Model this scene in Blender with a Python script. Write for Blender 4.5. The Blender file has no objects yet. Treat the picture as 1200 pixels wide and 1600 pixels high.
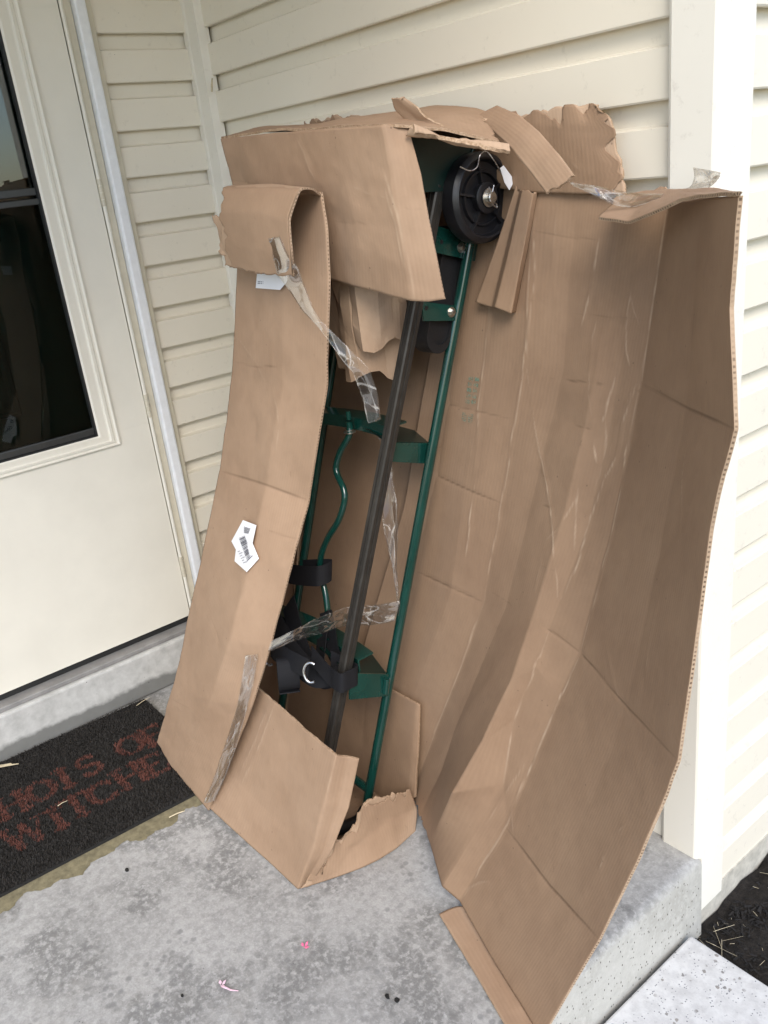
import bpy, bmesh, math, random
import numpy as np
from mathutils import Vector, Matrix
random.seed(7); RNG = np.random.default_rng(11)
scene = bpy.context.scene
# ------------------------------------------------------------------ camera
cam_d = bpy.data.cameras.new('camera'); cam = bpy.data.objects.new('camera', cam_d)
scene.collection.objects.link(cam); scene.camera = cam
cam_d.sensor_fit = 'VERTICAL'; cam_d.sensor_height = 36.0; cam_d.sensor_width = 27.0
cam_d.lens = 36.0 * 1358.0 / 1600.0
cam_d.clip_start = 0.02; cam_d.clip_end = 500
cam.matrix_world = Matrix(((0.627024,-0.220757,0.747066,2.509968),(0.771192,0.311345,-0.555272,-1.384874),(-0.110015,0.924300,0.365467,1.500000),(0.000000,0.000000,0.000000,1.000000)))
# ------------------------------------------------------------------ world, sun, exposure
SUN_EL, SUN_AZ = math.radians(42), math.radians(122)      # veiled sun stands off to the right, a little in front of the porch
w = bpy.data.worlds.new('World'); scene.world = w; w.use_nodes = True
nt = w.node_tree; nt.nodes.clear()
sky = nt.nodes.new('ShaderNodeTexSky'); sky.sky_type = 'NISHITA'; sky.sun_disc = False
sky.sun_elevation = SUN_EL; sky.sun_rotation = SUN_AZ
sky.air_density = 1.0; sky.dust_density = 1.2; sky.ozone_density = 1.6
bg = nt.nodes.new('ShaderNodeBackground'); bg.inputs['Strength'].default_value = 0.12
wo = nt.nodes.new('ShaderNodeOutputWorld')
nt.links.new(sky.outputs[0], bg.inputs[0]); nt.links.new(bg.outputs[0], wo.inputs[0])
sd = bpy.data.lights.new('sun', 'SUN'); so = bpy.data.objects.new('sun', sd); scene.collection.objects.link(so)
sd.energy = 1.05; sd.angle = math.radians(34); sd.color = (1.0, .95, .87)
sdir = Vector((math.sin(SUN_AZ)*math.cos(SUN_EL), math.cos(SUN_AZ)*math.cos(SUN_EL), math.sin(SUN_EL)))
so.rotation_euler = sdir.to_track_quat('Z', 'Y').to_euler()
vs = scene.view_settings
vs.view_transform = 'Standard'; vs.look = 'None'; vs.gamma = 1.0; vs.exposure = 1.36; vs.use_curve_mapping = False
scene.render.resolution_x = 768; scene.render.resolution_y = 1024

# ------------------------------------------------------------------ node helpers
class NT:
    def __init__(s, name):
        s.m = bpy.data.materials.new(name); s.m.use_nodes = True; s.t = s.m.node_tree; s.t.nodes.clear()
        s.out = s.t.nodes.new('ShaderNodeOutputMaterial'); s.tc = s.t.nodes.new('ShaderNodeTexCoord')
    def n(s, typ, **kw):
        o = s.t.nodes.new(typ)
        for k, v in kw.items(): setattr(o, k, v)
        return o
    def l(s, a, b): s.t.links.new(a, b)
    def put(s, sock, v):
        if hasattr(v, 'links') or isinstance(v, bpy.types.NodeSocket): s.l(v, sock)
        else: sock.default_value = v
    def vec(s, scale=(1,1,1), src='Object', rot=(0,0,0)):
        m = s.n('ShaderNodeMapping'); s.l(s.tc.outputs[src], m.inputs[0]); m.inputs['Scale'].default_value = scale; m.inputs['Rotation'].default_value = rot
        return m.outputs[0]
    def noise(s, scale, detail=3, rough=.55, vec=None, dist=0):
        o = s.n('ShaderNodeTexNoise'); s.l(vec if vec is not None else s.tc.outputs['Object'], o.inputs['Vector'])
        o.inputs['Scale'].default_value = scale; o.inputs['Detail'].default_value = detail; o.inputs['Roughness'].default_value = rough; o.inputs['Distortion'].default_value = dist
        return o.outputs['Fac']
    def voro(s, scale, feature='F1', vec=None, out='Distance'):
        o = s.n('ShaderNodeTexVoronoi', feature=feature); s.l(vec if vec is not None else s.tc.outputs['Object'], o.inputs['Vector']); o.inputs['Scale'].default_value = scale
        return o.outputs[out]
    def ramp(s, f, lo, hi, a=0., b=1.):
        o = s.n('ShaderNodeMapRange'); o.clamp = True
        s.put(o.inputs[0], f); o.inputs[1].default_value = lo; o.inputs[2].default_value = hi; o.inputs[3].default_value = a; o.inputs[4].default_value = b
        return o.outputs[0]
    def mix(s, f, a, b, mode='MIX'):
        o = s.n('ShaderNodeMix', data_type='RGBA', blend_type=mode)
        s.put(o.inputs[0], f)
        for k, v in ((6, a), (7, b)):
            if isinstance(v, tuple) and len(v) == 3: v = v + (1,)
            s.put(o.inputs[k], v)
        return o.outputs[2]
    def math(s, op, a, b=0.):
        o = s.n('ShaderNodeMath', operation=op); s.put(o.inputs[0], a); s.put(o.inputs[1], b); return o.outputs[0]
    def attr(s, name): 
        o = s.n('ShaderNodeAttribute', attribute_name=name); return o.outputs['Fac']
    def sep(s, v):
        o = s.n('ShaderNodeSeparateXYZ'); s.l(v, o.inputs[0]); return o.outputs
    def bump(s, h, strength=.3, dist=.002, nrm=None):
        o = s.n('ShaderNodeBump'); o.inputs['Strength'].default_value = strength; o.inputs['Distance'].default_value = dist; s.put(o.inputs['Height'], h)
        if nrm is not None: s.l(nrm, o.inputs['Normal'])
        return o.outputs[0]
    def bsdf(s, col, rough=.6, metal=0., normal=None, spec=.5, **kw):
        o = s.n('ShaderNodeBsdfPrincipled')
        if isinstance(col, tuple) and len(col) == 3: col = col + (1,)
        s.put(o.inputs['Base Color'], col); s.put(o.inputs['Roughness'], rough); s.put(o.inputs['Metallic'], metal)
        s.put(o.inputs['Specular IOR Level'], spec)
        if normal is not None: s.l(normal, o.inputs['Normal'])
        for k, v in kw.items(): s.put(o.inputs[k.replace('_', ' ')], v)
        s.l(o.outputs[0], s.out.inputs[0]); return s.m
M = {}
def mat_card(name, c1, c2, tint=1.0, flute=.045):
    k = NT(name)
    uv = k.vec(src='UV'); ux = k.sep(uv)[0]
    big = k.noise(4.0, 4, .6); col = k.mix(k.ramp(big, .32, .68), c1, c2)
    mid = k.noise(26, 4, .6); col = k.mix(k.ramp(mid, .45, .75, 0, .22), col, (c1[0]*.72, c1[1]*.70, c1[2]*.68))
    fib = k.noise(90, 3, .6, k.vec((1, 1, .25))); col = k.mix(k.ramp(fib, .3, .7, 0, .16), col, (c2[0]*1.15, c2[1]*1.15, c2[2]*1.15))
    wob = k.noise(7, 2)
    fl = k.math('SINE', k.math('ADD', k.math('MULTIPLY', ux, 2*math.pi/.0085), k.math('MULTIPLY', wob, 3.0)))
    fl2 = k.math('MULTIPLY', k.ramp(fl, -1, 1, 0, 1), k.ramp(k.noise(5, 2), .4, .65, .15, 1))
    col = k.mix(k.math('MULTIPLY', fl2, flute*4), col, (c1[0]*.8, c1[1]*.79, c1[2]*.78))
    wear_shading = k.attr('wear_shading')
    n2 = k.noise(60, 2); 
    col = k.mix(k.math('MULTIPLY', k.ramp(wear_shading, .10, .9, 0, .55), k.ramp(n2, .28, .58, .6, 1)), col, (.60, .46, .335))  # pale crease wear; along the main folds it paints their highlight
    col = k.mix(k.ramp(wear_shading, -.1, -1, 0, .75), col, (c1[0]*.45, c1[1]*.42, c1[2]*.40))  # negative weights paint the shade of the score grooves
    # scuffs and specks
    sc = k.ramp(k.noise(38, 5, .75, k.vec((1, 1, .5), rot=(0, .5, .3))),   .66, .76, 0, .45); col = k.mix(sc, col, (c1[0]*.42, c1[1]*.40, c1[2]*.38))
    sp = k.ramp(k.voro(22), .035, .05, .5, 0); col = k.mix(sp, col, (.10, .065, .045))
    h = k.math('ADD', k.math('MULTIPLY', fl, .12), k.math('ADD', k.math('MULTIPLY', mid, .8), k.math('MULTIPLY', k.noise(240, 2), .25)))
    M[name] = k.bsdf(col, .82, normal=k.bump(h, .35, .0014), spec=.25)
mat_card('card_out', (.312, .205, .132), (.382, .259, .172))
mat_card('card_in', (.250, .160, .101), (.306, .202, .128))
mat_card('card_raw', (.40, .275, .185), (.47, .335, .23))
k = NT('card_edge')
ux = k.sep(k.vec(src='UV')); wv = k.math('SINE', k.math('ADD', k.math('MULTIPLY', ux[0], 2*math.pi/.0072), k.math('MULTIPLY', k.noise(22, 3), 9.0)))
hole = k.math('MULTIPLY', k.math('MULTIPLY', k.ramp(wv, -.2, .6, 0, .85), k.ramp(k.noise(13, 3), .36, .58, .15, 1)), k.ramp(k.math('ABSOLUTE', k.math('SUBTRACT', ux[1], .5)), .26, .36, 1, 0))
M['card_edge'] = k.bsdf(k.mix(hole, k.mix(k.noise(60), (.36, .25, .165), (.52, .385, .27)), (.085, .055, .036)), .9, spec=.1)
k = NT('card_torn'); f_ = k.noise(140, 4, .7); M['card_torn'] = k.bsdf(k.mix(k.ramp(f_, .35, .65), (.30, .195, .12), (.52, .38, .26)), .95, normal=k.bump(f_, .8, .003), spec=.1)
def simple(name, col, rough=.5, metal=0., spec=.5, var=.12, nscale=12, bump=.0, bscale=200, **kw):
    k = NT(name); c2 = tuple(min(1, c*(1-var)) for c in col); c3 = tuple(min(1, c*(1+var*.6)) for c in col)
    f = k.noise(nscale, 4, .6); colr = k.mix(k.ramp(f, .3, .7), c2, c3)
    nn = k.bump(k.noise(bscale, 3), bump, .001) if bump else None
    M[name] = k.bsdf(colr, k.ramp(k.noise(nscale*3, 3), .3, .7, max(.02, rough-.06), min(1, rough+.08)), metal, nn, spec, **kw)
# ------------------------------------------------------------------ other materials
def mat_vinyl(name, c):
    k = NT(name)
    g = k.noise(220, 3, .5, k.vec((.12, .12, 1))); st = k.noise(3.2, 4, .6); dirt = k.noise(34, 5, .7)
    col = k.mix(k.ramp(st, .3, .7, 0, .10), c, (c[0]*.80, c[1]*.78, c[2]*.73))
    col = k.mix(k.ramp(dirt, .60, .74, 0, .22), col, (.30, .26, .20))
    sp = k.ramp(k.voro(30), .018, .03, .85, 0); sp = k.math('MULTIPLY', sp, k.ramp(k.noise(2.5), .48, .56)); col = k.mix(sp, col, (.05, .04, .03))
    M[name] = k.bsdf(col, .48, normal=k.bump(k.math('ADD', k.math('MULTIPLY', g, .5), k.math('MULTIPLY', k.noise(5, 1), 1.)), .16, .0010), spec=.35)
mat_vinyl('vinyl', (.775, .72, .605)); mat_vinyl('vinyl_trim', (.81, .775, .69))
simple('door_paint', (.76, .725, .63), .38, spec=.45, var=.05, nscale=5, bump=.03, bscale=60)
simple('white_trim', (.80, .81, .82), .38, var=.06, nscale=40, bump=.08, bscale=90)
simple('frame_cream', (.60, .55, .43), .45, var=.08, nscale=20, bump=.04)
simple('gasket', (.012, .012, .012), .6)
simple('sash_metal', (.07, .072, .07), .4, .6)
simple('green_door', (.030, .046, .040), .45, var=.2)
simple('sill_metal', (.30, .29, .28), .55, .3, var=.2, nscale=18, bump=.1)
simple('roof_shingle', (.08, .075, .07), .9, nscale=30)
simple('ceiling_tan', (.62, .46, .27), .7)
simple('room_dark', (.03, .03, .03), .9)
def mat_glass(name, refl, tint):
    k = NT(name); fr = k.n('ShaderNodeFresnel'); fr.inputs['IOR'].default_value = 1.52
    tr = k.n('ShaderNodeBsdfTransparent'); tr.inputs[0].default_value = tint; gl = k.n('ShaderNodeBsdfGlossy'); gl.inputs['Roughness'].default_value = .004
    mx = k.n('ShaderNodeMixShader'); k.l(k.math('MULTIPLY', fr.outputs[0], refl), mx.inputs[0]); k.l(tr.outputs[0], mx.inputs[1]); k.l(gl.outputs[0], mx.inputs[2]); k.l(mx.outputs[0], k.out.inputs[0]); M[name] = k.m
mat_glass('pane_glass', 1.8, (.60, .66, .64, 1)); mat_glass('lower_glass', .6, (.50, .56, .53, 1))  # lower pane reflects less and tints darker than the upper
# concrete of the porch slab
k = NT('porch_concrete')
a = k.noise(3.0, 5, .62); b = k.noise(46, 5, .68); c = k.noise(190, 4, .7)
col = k.mix(k.ramp(a, .35, .65), (.355, .350, .338), (.445, .440, .425))
col = k.mix(k.ramp(b, .36, .58, .55, 0), col, (.23, .225, .215)); pat = k.ramp(k.noise(5.5, 5, .65, k.vec((1, 1, 1), rot=(0, 0, .6))), .46, .58); col = k.mix(k.math('MULTIPLY', k.math('MULTIPLY', pat, k.ramp(k.noise(58, 4, .62), .40, .50)), .72), col, (.150, .148, .142))
col = k.mix(k.ramp(k.noise(85, 4, .7), .50, .66, 0, .42), col, (.53, .525, .51))
blot = k.math('MULTIPLY', k.ramp(k.voro(42, vec=k.vec((1, 1, 1))), .20, .34, 1, 0), k.ramp(k.noise(6, 4, .6), .44, .60)); col = k.mix(k.math('MULTIPLY', blot, .55), col, (.165, .165, .165))
col = k.mix(k.ramp(k.noise(2.2, 4, .6, k.vec((1, 1, 1), rot=(0, 0, 1))), .55, .75, 0, .38), col, (.26, .235, .185))
col = k.mix(k.ramp(c, .35, .65, .25, 0), col, (.15, .15, .15))
pit = k.ramp(k.voro(60), .05, .075, .8, 0); pit = k.math('MULTIPLY', pit, k.ramp(k.noise(9), .52, .58)); col = k.mix(pit, col, (.05, .05, .05))
z_ = k.sep(k.tc.outputs['Object'])[2]
agg = k.math('MULTIPLY', k.ramp(k.voro(110, vec=k.vec((1, 1, .6))), .14, .22, 1, 0), k.ramp(k.noise(28), .40, .52)); agg = k.math('MULTIPLY', agg, k.ramp(z_, -.006, -.02)); col = k.mix(k.math('MULTIPLY', k.ramp(z_, -.002, -.02), .55), col, (.50, .48, .42)); col = k.mix(agg, col, (.08, .075, .065))
M['porch_concrete'] = k.bsdf(col, .85, normal=k.bump(k.math('ADD', b, k.math('MULTIPLY', c, .6)), .5, .0022), spec=.25)
k = NT('walk_concrete')
b = k.noise(40, 5, .65); col = k.mix(k.ramp(b, .35, .65), (.50, .49, .475), (.63, .62, .60))
dst = k.noise(90, 3, .6); v1 = k.math('MULTIPLY', k.ramp(k.math('ADD', k.voro(52), k.math('MULTIPLY', dst, .55)), .44, .50, 1, 0), k.ramp(k.noise(26, 2), .44, .56)); col = k.mix(v1, col, k.mix(k.noise(55, 1), (.16, .16, .165), (.36, .33, .29)))
v2 = k.math('MULTIPLY', k.ramp(k.voro(150), .18, .28, 1, 0), k.ramp(k.noise(50, 2), .48, .56)); col = k.mix(v2, col, (.20, .20, .21))
M['walk_concrete'] = k.bsdf(col, .85, normal=k.bump(k.noise(120, 4), .4, .002), spec=.25)
k = NT('step_concrete')
z_ = k.sep(k.tc.outputs['Object'])[2]; b = k.noise(30, 5, .65)
col = k.mix(k.ramp(b, .3, .7), (.40, .395, .375), (.56, .555, .53)); wet = k.ramp(k.math('ADD', z_, k.math('MULTIPLY', k.noise(14, 4), .05)), .085, .070); col = k.mix(k.math('MULTIPLY', wet, .85), col, (.13, .13, .12))
sp = k.ramp(k.voro(45), .06, .09, .8, 0); col = k.mix(k.math('MULTIPLY', sp, k.ramp(k.noise(12), .5, .6)), col, (.06, .055, .05))
M['step_concrete'] = k.bsdf(col, .8, normal=k.bump(b, .4, .002), spec=.3)
simple('foundation', (.50, .47, .40), .9, var=.25, nscale=40, bump=.4, bscale=120)
k = NT('mulch_soil'); b = k.noise(60, 6, .75); M['mulch_soil'] = k.bsdf(k.mix(k.ramp(b, .3, .75), (.008, .007, .0065), (.045, .038, .032)), .9, normal=k.bump(b, 1., .012), spec=.2)
simple('mulch_chip', (.013, .011, .010), .9, var=.6, nscale=60)
simple('straw', (.62, .53, .36), .7, var=.3, nscale=50)
k = NT('lawn'); b = k.noise(3, 6, .7); M['lawn'] = k.bsdf(k.mix(b, (.055, .065, .028), (.12, .11, .06)), .95, spec=.1)
simple('mat_rubber', (.013, .012, .011), .9, var=.3, nscale=80, bump=.6, bscale=400)
simple('coir_black', (.020, .017, .014), .85, var=.5, nscale=300)
simple('coir_red', (.120, .040, .027), .85, var=.45, nscale=300)
simple('coir_worn', (.08, .028, .021), .85, var=.5, nscale=300)
simple('sand_dirt', (.20, .175, .105), .95, var=.35, nscale=60, bump=.6, bscale=300)
k = NT('truck_green'); M['truck_green'] = k.bsdf(k.mix(k.ramp(k.noise(14, 3), .3, .7), (.0040, .034, .027), (.0062, .048, .038)), .17, normal=k.bump(k.noise(160, 2), .04, .0006), spec=.5, Coat_Weight=.5, Coat_Roughness=.12)
k = NT('truck_green_shaded'); M['truck_green_shaded'] = k.bsdf(k.mix(k.noise(10, 3), (.0018, .013, .010), (.003, .019, .0145)), .34, spec=.45)  # same green paint, darkened to put the box's inner shade into the colour
simple('rail_black', (.040, .036, .031), .38, .3, var=.25, nscale=30, bump=.05)
simple('rubber', (.007, .007, .008), .55, var=.2, nscale=40, bump=.1)
simple('wheel_plastic', (.010, .010, .012), .38, var=.2, nscale=30, spec=.5, bump=.06)
simple('steel', (.55, .55, .56), .28, 1., var=.12, nscale=60)
simple('zinc', (.62, .60, .55), .32, 1., var=.2, nscale=80)
k = NT('webbing'); uz = k.math('SINE', k.math('MULTIPLY', k.sep(k.tc.outputs['Object'])[2], 3400)); M['webbing'] = k.bsdf((.008, .008, .010), .75, normal=k.bump(uz, .35, .0006), spec=.3)
k = NT('clear_tape')
tv = k.vec((1, .30, 1), src='UV'); wr = k.noise(42, 1, .5, vec=tv, dist=.5); rid = k.math('ABSOLUTE', k.math('SUBTRACT', wr, .5)); w2 = k.noise(22, 1, .5, vec=tv); rid2 = k.math('ABSOLUTE', k.math('SUBTRACT', w2, .47))
nb = k.bump(k.math('ADD', wr, w2), .9, .007); gl = k.n('ShaderNodeBsdfGlossy'); gl.inputs['Roughness'].default_value = .05; k.l(nb, gl.inputs['Normal'])
tr = k.n('ShaderNodeBsdfTransparent'); tr.inputs[0].default_value = (.97, .955, .93, 1); df = k.n('ShaderNodeBsdfDiffuse'); df.inputs[0].default_value = (.86, .83, .79, 1)
glint_strk = k.math('MAXIMUM', k.math('MULTIPLY', k.ramp(rid, 0, .010, 1, 0), .40), k.math('MULTIPLY', k.ramp(rid2, 0, .012, 1, 0), .45))  # whitish streaks painted along the wrinkles in place of glints
m1 = k.n('ShaderNodeMixShader'); k.l(k.math('ADD', k.math('MULTIPLY', glint_strk, k.ramp(k.noise(9, 1), .38, .6, .15, .9)), .022), m1.inputs[0]); k.l(tr.outputs[0], m1.inputs[1]); k.l(df.outputs[0], m1.inputs[2])
fr = k.n('ShaderNodeFresnel'); fr.inputs['IOR'].default_value = 1.5; k.l(nb, fr.inputs['Normal'])
m2 = k.n('ShaderNodeMixShader'); k.l(k.ramp(fr.outputs[0], .04, .7, .03, .38), m2.inputs[0]); k.l(m1.outputs[0], m2.inputs[1]); k.l(gl.outputs[0], m2.inputs[2]); k.l(m2.outputs[0], k.out.inputs[0]); M['clear_tape'] = k.m
mat_card('kraft_paper', (.37, .25, .165), (.46, .33, .225), flute=0.)
simple('label_paper', (.82, .82, .84), .5, var=.04); simple('ink', (.10, .10, .12), .6); simple('ink_pale', (.33, .33, .36), .6)
k = NT('stamp_ink'); f = k.ramp(k.noise(170, 4, .8), .44, .56); tr = k.n('ShaderNodeBsdfTransparent'); df = k.n('ShaderNodeBsdfDiffuse'); df.inputs[0].default_value = (.055, .22, .17, 1); mx = k.n('ShaderNodeMixShader'); k.l(k.math('MULTIPLY', f, .55), mx.inputs[0]); k.l(tr.outputs[0], mx.inputs[1]); k.l(df.outputs[0], mx.inputs[2]); k.l(mx.outputs[0], k.out.inputs[0]); M['stamp_ink'] = k.m
simple('petal_pink', (.75, .16, .30), .6, var=.35, nscale=300); simple('petal_pale', (.72, .48, .56), .6, var=.3, nscale=300)
simple('speck_black', (.01, .01, .01), .7)
simple('bark', (.12, .10, .085), .9, var=.4, nscale=8); simple('neighbour_siding', (.55, .54, .52), .7); simple('neighbour_roof', (.06, .06, .065), .9); simple('neighbour_window', (.02, .025, .03), .1)

# ------------------------------------------------------------------ mesh helpers
COL = scene.collection
def link(o, parent=None):
    COL.objects.link(o)
    if parent is not None: o.parent = parent
    return o
def tag(o, label=None, cat=None, group=None, kind=None):
    if label: o['label'] = label
    if cat: o['category'] = cat
    if group: o['group'] = group
    if kind: o['kind'] = kind
    return o
def empty(name, loc=(0, 0, 0)):
    o = bpy.data.objects.new(name, None); o.empty_display_size = .05; o.location = loc; COL.objects.link(o); return o
def mesh_obj(name, verts, faces, mats, parent=None, smooth=False, mi=None):
    me = bpy.data.meshes.new(name); me.from_pydata([tuple(v) for v in verts], [], [tuple(f) for f in faces])
    for m in (mats if isinstance(mats, (list, tuple)) else [mats]): me.materials.append(M[m])
    if mi is not None: me.polygons.foreach_set('material_index', list(mi))
    if smooth: me.polygons.foreach_set('use_smooth', [True]*len(me.polygons))
    me.update(); o = bpy.data.objects.new(name, me); link(o, parent)
    if parent is not None and parent.type == 'EMPTY': o.matrix_parent_inverse = Matrix.Translation(-Vector(parent.location))
    return o
class MB:
    """collects shapes for one mesh"""
    def __init__(s): s.v = []; s.f = []
    def add(s, v, f):
        n = len(s.v); s.v += [tuple(x) for x in v]; s.f += [tuple(i+n for i in q) for q in f]; return s
    def box(s, a, b, bevel=0.):
        (x0, y0, z0), (x1, y1, z1) = a, b
        if bevel:
            bm = bmesh.new(); bmesh.ops.create_cube(bm, size=1)
            for v in bm.verts: v.co = Vector(((x0+x1)/2+v.co.x*(x1-x0), (y0+y1)/2+v.co.y*(y1-y0), (z0+z1)/2+v.co.z*(z1-z0)))
            bmesh.ops.bevel(bm, geom=bm.edges[:], offset=bevel, segments=2, affect='EDGES', profile=.5)
            bm.verts.index_update(); s.add([v.co for v in bm.verts], [[v.index for v in f.verts] for f in bm.faces]); bm.free(); return s
        v = [(x0,y0,z0),(x1,y0,z0),(x1,y1,z0),(x0,y1,z0),(x0,y0,z1),(x1,y0,z1),(x1,y1,z1),(x0,y1,z1)]
        return s.add(v, [(0,3,2,1),(4,5,6,7),(0,1,5,4),(1,2,6,5),(2,3,7,6),(3,0,4,7)])
    def prism(s, poly, off):
        """closed solid: polygon poly swept by the vector off"""
        n = len(poly); off = Vector(off); a = [Vector(p) for p in poly]; b = [p+off for p in a]
        return s.add(a+b, [tuple(range(n))[::-1], tuple(range(n, 2*n))]+[(i, (i+1) % n, n+(i+1) % n, n+i) for i in range(n)])
    def tube(s, path, r, seg=14, caps=True):
        P = [Vector(p) for p in path]; n = len(P); rr = r if isinstance(r, (list, tuple)) else [r]*n
        ref = Vector((0, 0, 1)); t0 = (P[1]-P[0]).normalized()
        if abs(t0.dot(ref)) > .9: ref = Vector((1, 0, 0))
        u = t0.cross(ref).normalized(); V = []; F = []
        for i in range(n):
            t = ((P[min(i+1, n-1)]-P[max(i-1, 0)])).normalized(); u = (u-t*u.dot(t)).normalized(); q = t.cross(u)
            for j in range(seg):
                a = 2*math.pi*j/seg; V.append(P[i]+(u*math.cos(a)+q*math.sin(a))*rr[i])
        for i in range(n-1):
            for j in range(seg): F.append((i*seg+j, i*seg+(j+1) % seg, (i+1)*seg+(j+1) % seg, (i+1)*seg+j))
        if caps: F += [tuple(range(seg))[::-1], tuple(range((n-1)*seg, n*seg))]
        return s.add(V, F)
    def lathe(s, c, axis, prof, seg=48):
        """prof: list of (distance along axis, radius)"""
        c = Vector(c); ax = Vector(axis).normalized(); u = ax.orthogonal().normalized(); q = ax.cross(u); V = []; F = []
        for (h, r) in prof:
            for j in range(seg):
                a = 2*math.pi*j/seg; V.append(c+ax*h+(u*math.cos(a)+q*math.sin(a))*r)
        for i in range(len(prof)-1):
            for j in range(seg): F.append((i*seg+j, i*seg+(j+1) % seg, (i+1)*seg+(j+1) % seg, (i+1)*seg+j))
        return s.add(V, F)
    def build(s, name, mat, parent=None, smooth=False, auto=None):
        o = mesh_obj(name, s.v, s.f, mat, parent, smooth or auto is not None)
        bm = bmesh.new(); bm.from_mesh(o.data); bmesh.ops.recalc_face_normals(bm, faces=bm.faces)
        if auto is not None:
            for e in bm.edges:
                if len(e.link_faces) == 2 and e.calc_face_angle(0) > auto: e.smooth = False
        bm.to_mesh(o.data); bm.free(); return o
def vnoise(shape, cells, rng):
    """smooth value noise on a grid"""
    cells = (max(2, int(cells[0])), max(2, int(cells[1]))); g = rng.standard_normal((cells[0]+3, cells[1]+3))
    def ax(n, c):
        t = np.linspace(0, c, n, endpoint=False); i = np.floor(t).astype(int); f = t-i; return i, f*f*(3-2*f)
    i, fi = ax(shape[0], cells[0]); j, fj = ax(shape[1], cells[1]); fi = fi[:, None]; fj = fj[None, :]
    a = g[np.ix_(i, j)]; b = g[np.ix_(i, j+1)]; c = g[np.ix_(i+1, j)]; d = g[np.ix_(i+1, j+1)]
    return (a*(1-fj)+b*fj)*(1-fi)+(c*(1-fj)+d*fj)*fi
def facets(shape, ext, rng, n=14):
    """creased relief: random long V-folds, running mostly lengthwise"""
    y, x = np.meshgrid(np.linspace(0, ext[0], shape[0]), np.linspace(0, ext[1], shape[1]), indexing='ij'); val = np.zeros(shape)
    for i in range(n):
        a = rng.normal(0, .30)+(.0 if rng.random() < .75 else 1.35); cy, cx = rng.uniform(.05, .95)*ext[0], rng.uniform(.28, .70)*ext[1]
        d = (x-cx)*math.cos(a)+(y-cy)*math.sin(a); t = -(x-cx)*math.sin(a)+(y-cy)*math.cos(a); L = rng.uniform(.15, .35)
        val += rng.choice((-1, 1, 1))*rng.uniform(.6, 1.2)*np.maximum(0, 1-np.abs(d)/.055)*np.maximum(0, 1-(np.abs(t)/L)**1.5)
    return val
def resample(g, step):
    g = np.asarray(g, float)
    def ax(a):
        out = []; 
        for i in range(a.shape[0]-1):
            d = np.linalg.norm(a[i+1]-a[i], axis=-1).mean(); n = max(2, int(round(d/step)))
            for k_ in range(n): f = k_/n; out.append(a[i]*(1-f)+a[i+1]*f)
        out.append(a[-1]); return np.array(out)
    g = ax(g); g = np.swapaxes(ax(np.swapaxes(g, 0, 1)), 0, 1); return g
def gsmooth(g, sig):
    if sig <= 0: return g
    r = int(3*sig)+1; kx = np.exp(-.5*(np.arange(-r, r+1)/sig)**2); kx /= kx.sum()
    for axis in (0, 1):
        a = np.swapaxes(g, 0, axis); n = a.shape[0]; rr = min(r, n-1); kk = kx[r-rr:r+rr+1]/kx[r-rr:r+rr+1].sum()
        pre = 2*a[:1]-a[1:rr+1][::-1]; post = 2*a[-1:]-a[-rr-1:-1][::-1]; p = np.concatenate([pre, a, post])
        g = np.swapaxes(sum(kk[i]*p[i:i+n] for i in range(2*rr+1)), 0, axis)
    return g
def gnormals(g):
    du = np.gradient(g, axis=0); dv = np.gradient(g, axis=1); n = np.cross(du, dv); return n/np.maximum(np.linalg.norm(n, axis=-1, keepdims=True), 1e-9)
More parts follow.
